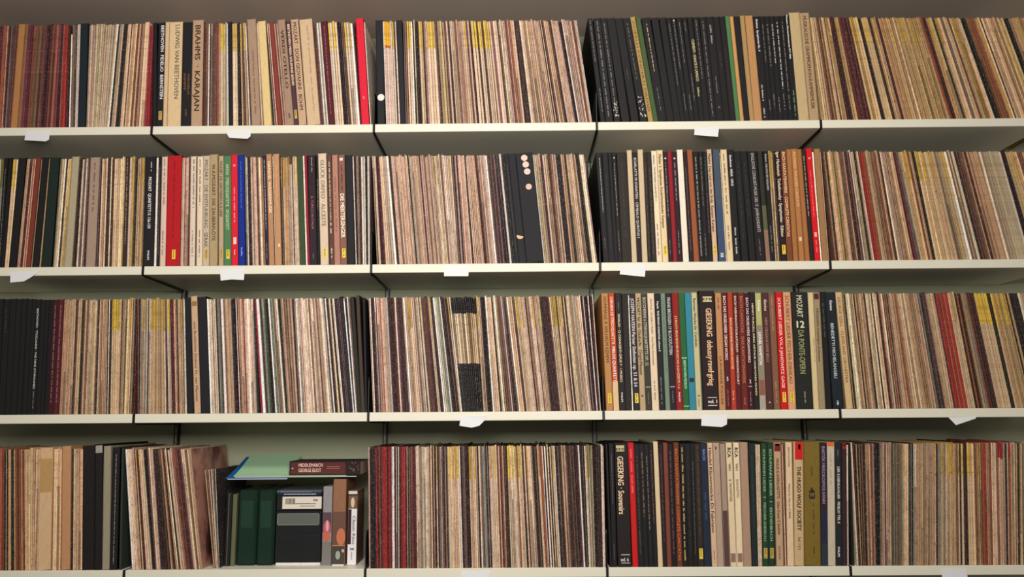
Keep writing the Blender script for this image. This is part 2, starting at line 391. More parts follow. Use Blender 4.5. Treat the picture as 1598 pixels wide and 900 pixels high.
# second shelf
bay(2, 0, [(0, 3.75, [(20, -18), (90, 35), (160, 98), (240, 178), (290, 230), (350, 305), (385, 332), (460, 415), (600, 577), (700, 682), (845, 822)], [
    (-400,), (-30, "ttMrMkMnMCt"), (22, S("g'cg'")), (50, K(tiny(.1, .95, GY, .3))), (76, K()), (106, "Y'C"), (155, K()), (176, "tC"), (190, "kM"), (212, "CrC"), (240, Bx((128, 62, 50))), (250, "t"), (286, K()), (294, "t"), (350, Bx((34, 46, 44))),
    (378, "gC"), (390, "W"), (402, "kC"), (424, "CyC"), (466, Bx((182, 172, 150), h=.003)), (482, "MMk"), (492, "w"), (504, "pp"), (514, "w"), (530, "pk"), (586, Bx((172, 150, 138), [('~', (120, 90, 90), .05, .5, .7, 0)])), (596, "pk"), (640, "CCtCk"), (656, "kw"), (666, "k"),
    (735, "CCCCCC"), (760, Bx((64, 48, 42), [('~', (200, 180, 150), .02, .8, .3, 0)])), (772, "W"), (797, S("y'yG", .006)), (806, "k"), (846, "tCty'")])], (1, .98, .93))
bay(2, 1, [(210, 3.747, [(62, 47), (128, 110), (160, 147), (195, 180), (278, 265), (440, 437), (488, 487), (602, 606), (640, 650)], [
    (63,), (127, K(('MOZART  QUARTETTI K 136-159', WH, .19, .66, .3, 0), ('~', WH, .05, .14, .15, .1), ('PHILIPS', WH, .86, .945, .2, 0))), (142, "w"), (160, K(tiny(.1, .9, (150, 130, 130), .25))),
    (195, Bx((226, 198, 178), [('~', (130, 115, 105), .02, .45, .35, 0), ('~', (130, 115, 105), .68, .9, .35, -.05)])), (278, Bx((186, 30, 36), [('~', (140, 24, 30), .05, .75, .22, 0)], lab='Y', h=.003)),
    (318, "PWrPC"), (330, "MM"), (362, Bx((230, 210, 188), [('~', (105, 95, 90), .03, .48, .4, .1), ('~', (120, 110, 100), .68, .92, .3, 0)])), (368, "K"), (402, Bx((236, 214, 186), [('~', (105, 95, 90), .03, .45, .35, 0), ('~', (120, 110, 100), .68, .92, .3, 0)])),
    (440, Bx((204, 186, 158), [('MOZART · DIE ENTFUHRUNG · SERAIL', (140, 134, 128), .04, .84, .55, 0)], lab='y', h=.002)), (488, Bx((182, 158, 118), [('W.A.MOZART: DIE ZAUBERFLÖTE', (105, 80, 58), .09, .78, .42, 0)], h=.006)),
    (492, "k"), (520, Bx((192, 168, 134), [('MOZART DIE GÄRTNERIN AUS LIEBE', (110, 78, 60), .05, .56, .55, 0)], lab='y', h=.001)), (564, Bx((84, 128, 86), [('HAYDN · STREICHQUARTETTE · OP.QUARTETT', (190, 205, 160), .08, .68, .4, 0)], lab='Y', h=.001)),
    (602, Bx((220, 38, 54), [('~', (255, 170, 170), .3, .62, .3, 0), ('~', (255, 190, 190), .86, .91, .3, 0)], h=.005, marks=[('ring', 0, .1, .003, WH), ('rect', .3, .75, .75, .81, (250, 215, 205))])), (641, Bx((24, 48, 140), [('~', (90, 120, 200), .06, .5, .2, 0), ('~', (130, 160, 230), .84, .94, .5, 0)], h=.003))]),
 (380, 3.75, [(5, 16), (105, 125), (210, 225), (375, 395), (425, 432), (485, 505), (600, 612), (635, 655), (750, 752)], [
    (5,), (12, "g"), (20, "w"), (38, "kk"), (60, "CgP"), (72, "PP"), (95, "kTW"), (110, "Tt"), (132, Bx((44, 42, 62), [('~', (210, 200, 190), .04, .68, .3, 0), ('~', (150, 140, 140), .8, .95, .3, 0)])),
    (165, Bx((188, 138, 100), [('HANDEL WASSERMUSIK', (245, 215, 180), .07, .54, .55, 0)], h=.006)), (172, "kW"), (210, Bx((196, 146, 104), [('~', (220, 175, 130), .1, .5, .3, 0)], h=.006, marks=[('rect', .5, .8, .81, .84, (240, 215, 190))])), (222, "kt"), (232, "kC'"), (254, "y'TC"), (262, "kC'"),
    (280, S("tW", -.022)), (290, "kC"), (312, "C'wy'"), (345, Bx((62, 78, 52))), (355, "w"), (368, Bx((150, 36, 56), h=.003)), (425, Bx((48, 36, 42), [('IL TURCO IN ITALIA', (150, 100, 90), .38, .68, .3, 0), ('~', (150, 140, 130), .02, .17, .3, .05), ('~', (140, 130, 120), .9, .95, .2, 0)])),
    (437, K(('~', (150, 140, 130), .22, .5, .5, 0))), (485, Bx((222, 200, 174), [('GLUCK ORFEO · ALCESTE', (165, 145, 118), .06, .66, .5, 0)], lab='Y', h=.006)), (515, Bx((100, 68, 54), [('~', (230, 215, 190), .06, .6, .3, 0), ('~', (230, 215, 190), .62, .72, .5, 0), ('~', (230, 215, 190), .85, .94, .4, 0)])),
    (552, Bx((182, 130, 112), [('~', (150, 100, 88), .2, .7, .5, 0)], h=.001)), (594, Bx((140, 96, 80), [('DIE MEISTERSINGER', (245, 228, 205), .36, .76, .62, 0), ('~', (90, 55, 45), .1, .34, .5, 0)], lab='Y', h=.001, marks=[('rect', .2, .7, .03, .055, (240, 220, 200))])),
    (636, K(h=-.001)), (650, "wk"), (664, "kpP"), (675, "kCk"), (710, "kWCW"), (720, "Kk"), (735, "w"), (750, "pK")])])
bay(2, 2, [(560, 3.752, [(75, 103), (160, 212), (430, 488), (570, 612), (680, 742), (750, 812)], [
    (75,), (97, "CP"), (115, "kMM"), (157, "PCPC"), (171, "W"), (186, "kMG"), (250, "PPCPPCPP"), (280, "PtPC"), (300, "kPw"), (330, "tPPC"), (375, "tPkPP"), (430, "nPPtPPC"), (445, "C'W"), (480, "CtCp"), (520, "PWPW"), (550, "C'Cp"), (575, "kPk"),
    (640, "PPtPPkPP"), (675, "PtPPt"), (690, "MM"), (736, "PtPPPP"), (748, "W")]),
 (740, 3.75, [(73, 133), (120, 182), (150, 215), (340, 408), (500, 565), (630, 712)], [
    (73,), (118, "pkpkp"), (143, "KpK"), (156, S("W", .004)), (176, "kK"), (198, K(tiny(.1, .9, (95, 80, 75), .25))), (240, K(marks=[('half', .0, .755, .0098, (225, 190, 150))], what='half-torn orange sticker near its foot')),
    (340, K(marks=[('dot', 0, .048, .0093, (232, 205, 190)), ('dot', .03, .11, .0093, (232, 205, 190)), ('dot', .06, .175, .0093, (232, 205, 190)), ('dot', .06, .315, .0088, (225, 190, 170))], what='four round pale stickers down its spine', h=.001)),
    (350, "w"), (420, "CtPkPC"), (450, "tkMn"), (475, "PPC"), (503, "KKK"), (545, "PtkP"), (590, "tPPnP"), (612, S("KK", .004)), (640, "CwP")])])
bay(2, 3, [(910, 3.75, [(40, 108), (70, 118), (105, 150), (255, 287), (320, 348), (350, 378), (430, 465), (550, 585), (605, 648), (720, 755)], [
    (40,), (72, Bx((60, 54, 46))), (108, K(('~', WH, .05, .55, .16, .1), ('~', GY, .78, .88, .18, 0))), (145, K(tiny(.2, .9, (60, 56, 52), .3))), (166, K()), (192, K(('~', (165, 160, 155), .1, .58, .26, 0), ('~', GY, .72, .9, .26, 0), marks=[('dot', 0, .05, .002, WH)])), (254, Bx((50, 44, 42), [tiny(.1, .8, (66, 56, 52), .3)])),
    (286, Bx((212, 194, 166), h=.008)), (318, Bx((44, 36, 40), [('SCARLATTI 70 SONATEN · CEMBALO QUINTUS I', (195, 190, 185), .05, .78, .5, 0)])), (350, Bx((214, 194, 166), h=.010)), (372, Bx((50, 46, 42), [tiny(.1, .95, (92, 74, 58), .4)])), (398, Bx((50, 46, 42), [tiny(.15, .95, (98, 78, 58), .4)])),
    (430, Bx((240, 226, 204), [('Pathétique · THE FIVE PIANO CONCERTOS 1-5', (120, 110, 100), .04, .46, .3, -.05), ('~', (110, 100, 92), .66, .95, .3, -.05)], h=.005)), (465, Bx((238, 216, 178), [('Mahler 3. Symphonie Kindertotenlieder Kempen', (95, 55, 48), .04, .70, .5, 0)], lab='Y', h=.007)),
    (492, Bx((48, 32, 42), [('~', (180, 165, 165), .1, .6, .28, 0), ('~', GY, .8, .93, .28, 0)], marks=[('dot', 0, .06, .0026, WH)])), (517, Bx((150, 34, 44), h=.004)), (548, Bx((50, 32, 42), [('~', (180, 165, 165), .1, .45, .28, 0), ('~', GY, .72, .93, .28, 0)], marks=[('dot', 0, .06, .0026, WH)])),
    (582, Bx((244, 238, 230), h=.008)), (606, Bx((50, 36, 42), [tiny(.15, .9, (130, 105, 115), .25)])), (640, Bx((158, 92, 60), h=.008)), (672, K(('~', (190, 185, 175), .05, .95, .3, 0))), (700, K(('~', (130, 120, 100), .05, .5, .35, 0), tiny(.75, .95, GY, .3))), (724, K(('~', (60, 120, 110), .05, .35, .3, 0), ('~', (150, 90, 100), .38, .75, .3, 0)))]),
 (1090, 3.75, [(48, 86), (78, 115), (125, 165), (165, 205), (300, 360), (410, 452), (515, 555), (602, 655), (625, 680), (665, 715), (720, 770)], [
    (48,), (76, Bx((220, 190, 166), [('Mahler Das Lied von der Erde  Kantate Karajan', (60, 48, 45), .04, .74, .58, 0)], lab='Y', h=.008)), (82, "M"), (122, Bx((74, 88, 108), [('III', WH, .925, .96, .45, 0)], bands=[(.5, (64, 82, 120))], h=.008)), (128, "W"),
    (165, Bx((232, 212, 178), [('~', (130, 100, 85), .04, .58, .38, 0), ('~', (130, 100, 85), .68, .9, .3, 0)], h=.007)), (205, K(('Beethoven  MISSA · OPUS', WH, .05, .33, .34, 0), ('~', WH, .7, .94, .3, 0), h=.006)), (245, K(tiny(.1, .8, (62, 58, 56), .3))), (282, K(tiny(.1, .6, (60, 56, 54), .3))),
    (340, K(('ENGLISCHE CONSORT-MUSIK DES 17. JAHRHUNDERTS', (165, 155, 150), .02, .74, .35, .05), ('~', (120, 110, 100), .8, .95, .2, 0))), (374, Bx((52, 52, 44), bands=[(.5, (96, 98, 72)), (.72, (150, 118, 104))])), (408, K(('Brahms  DEUTSCHES REQUIEM', (190, 180, 180), .03, .36, .38, 0), ('~', GY, .68, .92, .34, 0))),
    (432, "C'yC'"), (444, "k"), (478, Bx((44, 34, 40), [('Igor Markevitch  Tschaikowsky · Symphonien · Edition', (225, 205, 175), .01, .78, .55, 0)], lab='Y')), (514, Bx((128, 76, 50), [('BACH KANTATENWERK · COMPLETE CANTATAS', (232, 190, 150), .01, .78, .5, 0)])),
    (543, Bx((172, 118, 72), h=.006)), (575, Bx((182, 126, 78), [('RICHARD WAGNER CANTATE', (225, 175, 125), .03, .52, .5, 0)], h=.007, marks=[('rect', .3, .75, .79, .825, (235, 205, 170))])), (602, Bx((174, 116, 72), h=.006)),
    (626, Bx((48, 42, 40), [('~', (205, 185, 165), .05, .6, .35, 0)])), (664, Bx((222, 30, 42), [('~', (255, 140, 140), .2, .62, .25, 0), ('~', (255, 140, 140), .82, .94, .3, 0)], h=.008, marks=[('ring', 0, .09, .003, WH), ('rect', .3, .72, .75, .79, (245, 190, 180))])),
    (675, "W"), (711, Bx((168, 128, 90), h=.007)), (720, "W")])], (1, .98, .93))
bay(2, 4, [(1270, 3.75, [(50, 120), (265, 365), (425, 540), (490, 625), (575, 705), (820, 985), (1090, 1270), (1230, 1440)], [
    (52,), (75, "ntk"), (100, "C'CP"), (130, "tnyt"), (150, "PCt"), (175, "npt"), (205, "MkpM"), (235, "WCC"), (262, "kCW"), (300, "RRr"), (320, "CC"), (340, "ttn"), (375, "nrPt"), (400, "kWP"), (425, "tPkW"), (460, "ttCt"), (478, "MM"), (495, "ppg"),
    (540, "C'CyC'"), (575, "yrCt"), (585, "k"), (620, "C'y'C"), (660, "y'y'C"), (700, "y'ty'C"), (760, "ttCtC'"), (775, "W"), (800, "nPn"), (815, "W"), (830, "kK"), (860, "rpn"), (900, "rPMt"), (940, "rtCt"), (990, "CtWt"), (1078, "cccccc"), (1090, "w"), (1115, "KK"), (1160, "ttC'"),
    (1200, "tCn"), (1230, "rt"), (1290, "ttCtt")])], (.95, .93, .87))

# third shelf
bay(3, 0, [(0, 3.75, [(20, -15), (225, 190), (375, 343), (480, 452), (580, 555), (630, 620), (770, 745), (805, 782)], [
    (-400,), (-60, K()), (22, K(bands=[(.72, (196, 152, 70))], what='ochre lower end')), (60, K(tiny(.08, .3, (80, 60, 58), .3))), (95, K(h=.001)), (130, K()), (160, K(h=.001)), (190, K()), (212, K(h=-.001)), (240, K(('BEETHOVEN · TOSCANINI · THE NINE SYMPHONIES', (190, 185, 175), .08, .78, .42, 0), ('~', GY, .8, .95, .3, 0), h=-.002)), (268, K(h=-.003)), (290, K(h=-.003)), (312, K(h=-.003)),
    (345, Bx((66, 34, 42), [('~', (165, 110, 115), .05, .9, .3, 0)], h=-.003)), (375, Bx((92, 40, 48), [('~', (180, 120, 125), .05, .9, .3, 0)], h=-.003)), (420, "PPtPPt"), (445, "PP"), (458, "kM"), (478, "PC"), (490, "k"), (520, "pPn"), (558, "cCct"), (575, "Cn"), (590, "kW"), (630, "tPtPtP"),
    (640, "kW"), (655, "k"), (712, "Y'Y'Y'Y'P"), (725, "kt"), (745, "CPk"), (757, "C"), (775, S("C'C", .005)), (790, "Kg"), (803, "MM")])], (.97, .95, .88))
bay(3, 1, [(210, 3.747, [(14, 14), (60, 47), (110, 102), (195, 210), (292, 303), (328, 350), (368, 388), (420, 442), (515, 540), (690, 714)], [
    (14,), (22, "tM"), (42, "kKg"), (62, "t'C'"), (80, "gCt"), (92, "kW"), (110, "C'y'"), (175, "y'y'ty'C'"), (188, "pW"), (203, "Y'C'"), (215, "kM"), (240, "Mty'"), (255, "kt"), (275, "tty'"), (285, "kP"), (292, "w"), (328, K(h=.001)),
    (368, Bx((208, 172, 138), [('von Beethoven Doktor Fr. van Mannen', (120, 90, 70), .22, .9, .38, 0)], h=.006, marks=[('rect', .1, .9, .045, .085, (150, 120, 70))], what='small gold plate at its top')), (420, K(h=.003)), (445, "WPW"), (470, "PWPC"), (487, "kg"), (500, "gK"), (515, "W"),
    (560, "nPtPP"), (570, "k"), (588, "KB"), (605, "PkP"), (650, "tPPrPC"), (690, "WCPW")]),
 (380, 3.75, [(53, 77), (75, 118), (110, 150), (140, 185), (195, 245), (300, 335), (430, 480), (520, 580), (580, 640), (612, 662), (650, 690), (725, 735)], [
    (53,), (72, "KR"), (88, "W"), (100, "kk"), (125, "gG"), (140, "Kk"), (150, "W"), (175, "ggn"), (195, "cW"), (212, "kK"), (240, "tPn"), (270, "tktPtn"), (300, "PCkMP"), (335, "WWCP"), (375, "WCWCW"), (400, "nPW"), (440, "tPnPt"), (490, "CWPpWk"), (520, "pCkW"),
    (560, "WkKpp"), (580, "K"), (590, "W"), (600, "KK"), (612, "W"), (620, "p"), (650, Bx((48, 46, 40))), (686, Bx((74, 60, 50), h=.004)), (722, K(h=-.004))])])
bay(3, 2, [(560, 3.752, [(55, 82), (155, 192), (215, 253), (290, 340), (415, 480), (510, 590), (535, 605), (690, 735), (740, 790)], [
    (55,), (68, "PW"), (88, "kKM"), (100, "wp"), (155, "PPrPPPP"), (165, "W"), (205, "MMkMMM"), (215, "W"), (235, "pMk"), (255, "MkP"), (290, "WPPy'"), (320, "C'CC"), (345, "nPPW"), (360, "kC'C"), (400, "MpnMM"), (415, "C'C"), (430, "kM"), (475, "WWCgW"), (510, "kMpk"), (535, "C'W"),
    (685, "ZZZZZZZZZZZZZ"), (700, "C'C"), (735, "tkKk")]),
 (740, 3.75, [(62, 110), (190, 268), (400, 470), (480, 548), (610, 680), (695, 742)], [
    (60,), (80, "WP"), (105, "PCk"), (130, "CWt"), (160, "npP"), (185, "pkn"), (195, "W"), (240, "tPpC'"), (260, "y'C"), (300, "CC'CPk"), (320, "tnP"), (340, "WC'"), (370, "nPCP"), (390, "t'k"), (435, "MMkMMM"), (445, "W"), (480, "y'C'y'k"), (500, "C'C"), (540, "t'MCkC"), (560, "CCt"),
    (610, "tCgCtC"), (620, "W"), (640, "kMw"), (660, "MKK"), (670, "W"), (695, "KMMW")])])
bay(3, 3, [(920, 3.75, [(68, 98), (108, 140), (145, 175), (188, 212), (225, 250), (265, 295), (300, 330), (335, 366), (378, 408), (415, 445), (440, 472), (480, 510), (520, 550), (555, 586), (595, 626), (628, 660), (638, 664), (730, 762)], [
    (68,), (108, Bx((190, 138, 88), [('HOMMAGE À WILHELM KEMPFF', (130, 88, 48), .03, .6, .5, 0)], lab='Y', h=.004)), (145, Bx((196, 76, 44), [('CHERUBINI DIE STREICHQUARTETTE', (250, 205, 175), .03, .44, .5, 0), ('MELOS QUARTETT', WH, .46, .76, .5, 0)], bands=[(.755, (226, 198, 158))], h=.004, what='cream lower end')),
    (188, Bx((44, 40, 42), [('VIVALDI · 12 CONCERTI OPUS 7 · I MUSICI', (225, 205, 160), .18, .76, .36, 0), ('~', GY, .08, .15, .2, 0), ('PHILIPS', WH, .85, .93, .26, 0)], h=.005)), (224, Bx((46, 42, 44), h=.002)), (232, "w"), (266, Bx((50, 44, 52), [('JOSEPH HAYDN·Pariser Sinfonien op. 51 & 54', (205, 200, 195), .04, .8, .6, 0)], lab='Y', h=.002)),
    (300, Bx((192, 168, 136), [('MOZART für die Glasharfe · Orgel-Messen', (60, 50, 40), .04, .7, .55, 0)], h=.003, marks=[('rect', .35, .65, .87, .885, (70, 50, 40))])), (336, Bx((66, 64, 58), [('BOCCHERINI 6 STRINGQUARTETTE OP. 32', (180, 175, 155), .03, .62, .5, 0), ('~', (120, 115, 100), .85, .95, .25, 0)], marks=[('rect', .1, .9, .8, .806, (190, 185, 170))])),
    (378, Bx((236, 214, 192), [('FESTIVAL OF EARLY MUSIC · Very Much Instruments', (160, 140, 115), .05, .62, .3, 0), ('~', (140, 120, 100), .75, .93, .3, 0)], h=.003)), (415, Bx((40, 38, 44), [('Haydn  THE PIANO SONATAS volume 3', WH, .07, .5, .32, 0), ('~', GY, .72, .95, .3, 0)], h=.002)), (442, Bx((122, 144, 128), [('~', (90, 110, 96), .05, .68, .35, 0)], h=.002)),
    (480, Bx((48, 38, 48), [('FRANS BRÜGGEN 17 BLOCKFLÖTEN', (190, 190, 190), .04, .53, .52, 0), ('~', (150, 140, 150), .84, .94, .2, 0)], h=.003, marks=[('rect', .1, .9, .8, .806, (190, 185, 190))])), (520, Bx((146, 36, 36), [('J.S.BACH BRANDENBURGISCHE KONZERTE 1-6', (225, 185, 130), .2, .82, .34, 0), ('PHILIPS', WH, .85, .93, .26, 0)], h=.004)),
    (555, Bx((46, 104, 62), [('BEETHOVEN·FIDELIO', (170, 215, 175), .58, .82, .4, .05)], marks=[('rect', .05, .95, .555, .565, (150, 210, 160)), ('rect', .05, .95, .962, .972, (130, 200, 140))], h=.003)), (595, Bx((58, 138, 166), marks=[('rect', .15, .85, .73, .765, (40, 50, 56))], h=.003, what='small black square near its foot')),
    (628, Bx((204, 196, 160), [('Rameau Werke für Cembalo', (74, 66, 54), .05, .47, .48, 0), ('~', (120, 115, 95), .9, .97, .3, 0)], h=.004, marks=[('rect', .35, .75, .875, .885, (80, 80, 60))])), (639, Bx((52, 60, 50), [('~', (130, 140, 120), .1, .95, .5, 0)])),
    (729, Bx((44, 34, 36), [('EMI', (50, 40, 35), .062, .083, .4, .04, 'h'), ('GIESEKING  debussy·ravel·grieg', (235, 190, 150), .15, .80, .42, .1), ('vol. 1', (235, 225, 215), .915, .945, .55, .1, 'h')], marks=[('rect', .24, .84, .05, .095, (214, 206, 150)), ('rect', .3, .9, .895, .9, WH), ('rect', .3, .9, .96, .965, WH)], h=.010, what='pale square label at its top and ruled volume one'))]),
 (1100, 3.75, [(55, 82), (95, 122), (130, 155), (160, 187), (190, 215), (228, 255), (258, 285), (290, 322), (333, 362), (370, 402), (408, 445), (456, 487), (500, 537), (600, 636), (635, 670), (670, 706), (763, 816)], [
    (58,), (95, Bx((196, 144, 102), [('LA RONDINE PUCCINI', (140, 98, 60), .55, .95, .4, 0), ('~', (130, 80, 50), .04, .14, .5, 0)], h=.002)), (131, Bx((88, 34, 40), [('BACH DAS ORGELWERK ORGAN WORKS', (232, 205, 190), .03, .58, .5, 0), ('5', WH, .72, .76, .5, 0, 'h'), ('~', (190, 100, 110), .83, .97, .3, 0)], h=.003)),
    (160, Bx((182, 66, 44), [('BACH JOHANNES-PASSION RICHTER', (250, 195, 150), .22, .66, .42, 0), ('~', (250, 190, 160), .84, .95, .4, 0)], h=.003)), (192, Bx((92, 34, 38), [('BACH WEIHNACHTSORATORIUM · HARNONCOURT', (240, 205, 185), .03, .79, .42, 0)], h=.003)), (229, Bx((112, 44, 40), [('BACH CANTATAS · DAS KANTATENWERK', (180, 110, 74), .03, .78, .45, 0), ('~', (200, 120, 100), .9, .97, .3, 0)], h=.002)),
    (260, Bx((66, 30, 40), [('BACH DAS ORGELWERK ORGANWORKS', (225, 195, 190), .04, .6, .5, 0), ('2', WH, .74, .78, .5, 0, 'h'), ('~', (190, 120, 130), .85, .97, .3, 0)], marks=[('rect', .1, .85, .8, .806, (200, 170, 170))])), (291, Bx((42, 38, 42), [('HENRY PURCELL KING ARTHUR HARMONIA MUNDI', (220, 200, 160), .1, .88, .34, 0)], h=.004)),
    (330, Bx((188, 186, 128), [('Genius', (240, 240, 190), .06, .16, .4, .1), ('LIONEL HAMPTON', (235, 230, 225), .34, .62, .5, 0)], bands=[(.28, (150, 136, 128)), (.75, (150, 96, 88)), (.88, (176, 168, 160))], h=.001)), (371, Bx((82, 52, 52), [('Genius', (235, 215, 195), .06, .16, .36, 0), ('NEW ORLEANS DIXIE BELLS', (170, 120, 110), .22, .6, .34, 0)], marks=[('dot', 0, .94, .002, WH)], h=.002)),
    (408, Bx((134, 96, 74), [('~', (185, 150, 120), .03, .33, .3, 0), ('~', (185, 150, 120), .76, .95, .3, 0)], h=-.001)), (456, Bx((206, 30, 32), [('SCHUBERT LIEDER VOL.3 JANOWITZ GAGE', (250, 200, 190), .05, .82, .42, 0)], lab='Y', h=.003)), (500, Bx((222, 164, 126), [('SCHUBERT LIEDER FISCHER-DIESKAU', (170, 118, 80), .03, .78, .5, 0)], lab='Y', h=.003)),
    (600, Bx((40, 42, 42), [('MOZART', (200, 195, 160), .03, .22, .42, 0), ('12', (235, 225, 190), .25, .31, .42, 0, 'h'), ('DA PONTE-OPERN', (150, 150, 100), .33, .7, .42, 0), ('~', (160, 155, 110), .85, .95, .16, .05)], h=.003)),
    (633, Bx((222, 202, 162), [('~', (170, 150, 110), .4, .6, .3, .2)], h=.001)), (670, Bx((166, 146, 118), [('MESSIAEN Catalogue d\'oiseaux', (110, 90, 68), .14, .6, .36, 0)], marks=[('rect', .1, .85, .01, .06, (92, 32, 42))], h=.001)),
    (704, K(('~', (90, 95, 85), .1, .4, .3, 0), h=.003)), (763, Bx((36, 42, 50), [('Genius', (230, 230, 225), .07, .16, .26, 0), ('BENEDETTI MICHELANGELI', (190, 200, 200), .27, .74, .3, -.03), ('~', (220, 220, 215), .93, .97, .25, 0)], h=.002))])], (1, .99, .94))
bay(3, 4, [(1270, 3.75, [(125, 190), (165, 232), (205, 280), (430, 515), (520, 628), (640, 760), (780, 905), (935, 1080), (1190, 1355)], [
    (125,), (163, Bx((228, 198, 156), [('GEORGE SZELL · CLEVELAND ORCHESTRA', (175, 135, 92), .04, .78, .45, 0)], h=.001)), (185, "ntk"), (212, "CWW"), (240, "tPk"), (265, "tnPt"), (300, "PtPk"), (325, "CWt"), (350, "WkW"), (375, "CCk"), (400, "rtW"), (415, "kt"), (440, "rPkt"), (460, "PC"),
    (520, "PrtPCt"), (530, "W"), (580, "ttPtt"), (625, "CtPgk"), (640, "kp"), (655, "MpP"), (680, "tPC"), (710, "PPk"), (745, "RRr"), (780, "RrR"), (800, "CP"), (830, "C'Ck"), (850, "rM"), (865, "kt"), (900, "C'gr"), (935, "MkM"), (1030, "Y'Y'Y'Y'Y'k"), (1060, "Y'tY'"),
    (1110, "y'ty'"), (1140, "y'kt"), (1190, "KkK"), (1215, "Wc"), (1300, "tCtCttC")])], (.95, .93, .87))

# bottom shelf
bay(4, 0, [(0, 3.75, [(0, -8), (85, 88), (145, 150), (235, 218), (360, 350), (420, 415), (488, 482), (555, 552), (605, 598), (655, 642), (715, 688), (725, 722)], [
    (-420,), (-50, "ttMrMkMnMCtttr"), (25, "rPrr"), (45, "KtK"), (62, "t"), (85, "kKt"), (135, "rrrtr"), (147, "kt"), (215, "CCCCCC"), (235, "CC"), (310, Bx((222, 192, 160), bands=[(.09, (196, 162, 112)), (.37, (222, 194, 162))], what='tan stain near its top')), (360, "CCCC"), (365, "k"),
    (418, Bx((198, 154, 120), h=.005)), (427, "k"), (485, "CCPPC"), (555, K(h=.006)), (605, K(h=.011, marks=[('rect', .05, .95, .01, .07, (165, 160, 150))], what='pale grey label at its top')), (655, Bx((158, 154, 142), [], h=.005)), (712, K(('~', (190, 190, 185), .06, .95, .14, 0))), (724, Bx((52, 62, 60)))])], (1, .96, .88))
bay(4, 1, [(180, 3.747, [(56, 96), (100, 142), (160, 215), (215, 262), (305, 385), (350, 430), (375, 455), (432, 500), (500, 560), (575, 594)], [
    (56,), (66, "W"), (84, "CC"), (105, "CPt"), (118, "kt"), (130, "MM"), (160, "C'CC"), (190, "kKM"), (215, "CPC"), (245, "kMKk"), (258, "n"), (280, "tk"), (300, "tCk"), (325, "CC"), (350, "nrr"), (378, "MkM"), (400, "CC"), (420, "nC"), (432, S("t")), (438, S("t", .005, 0, True))]),
 (180, 3.747, [(438, 506), (505, 560), (575, 594)], [(500,), (524, S("tn", -.058, .02)), (548, S("PkC", -.058, .02)), (576, S("gkwK", -.058, .02))])])
bay(4, 2, [(560, 3.752, [(52, 57), (100, 108), (200, 205), (240, 242), (340, 352), (430, 440), (520, 535), (590, 610), (685, 705), (750, 775)], [
    (54,), (62, "P"), (95, "kKkK"), (108, "RM"), (128, "MrM"), (145, "MRR"), (190, "RRMRRM"), (205, "WW"), (215, "M"), (235, "Wkw"), (242, "k"), (270, "RRR"), (290, "MPk"), (330, "MMrMMM"), (345, "CW"), (385, "CtgCC"), (410, "WCC"), (425, "ktC"), (465, "MtkC'k"), (500, "ngMk"), (525, "tKgP"),
    (560, "Y'CY'C"), (590, "C'C'W"), (600, "kK"), (620, "MgM"), (640, "KMk"), (690, "C'y'PC'C"), (720, "kCgp"), (750, "gCpKg")]),
 (740, 3.75, [(75, 100), (190, 215), (345, 388), (480, 518), (600, 640), (690, 710), (757, 770)], [
    (75,), (88, "kP"), (130, "C'CC'C"), (155, "rCM"), (180, "rPkr"), (190, "K"), (225, "Y'Y'CY'"), (250, "WC'tr"), (275, "C'Y'C"), (300, "kPM"), (335, "C'CCP"), (365, "kKnk"), (385, "CC'r"), (400, "rW"), (415, "kW"), (450, "MCkCn"), (470, "C'CW"), (500, "kKpk"), (515, "MP"), (545, "rPnk"),
    (585, "kMkpk"), (615, "MMW"), (650, "kKpkW"), (690, "C'gC'gC"), (740, "kKMKk"), (757, "WC")])])
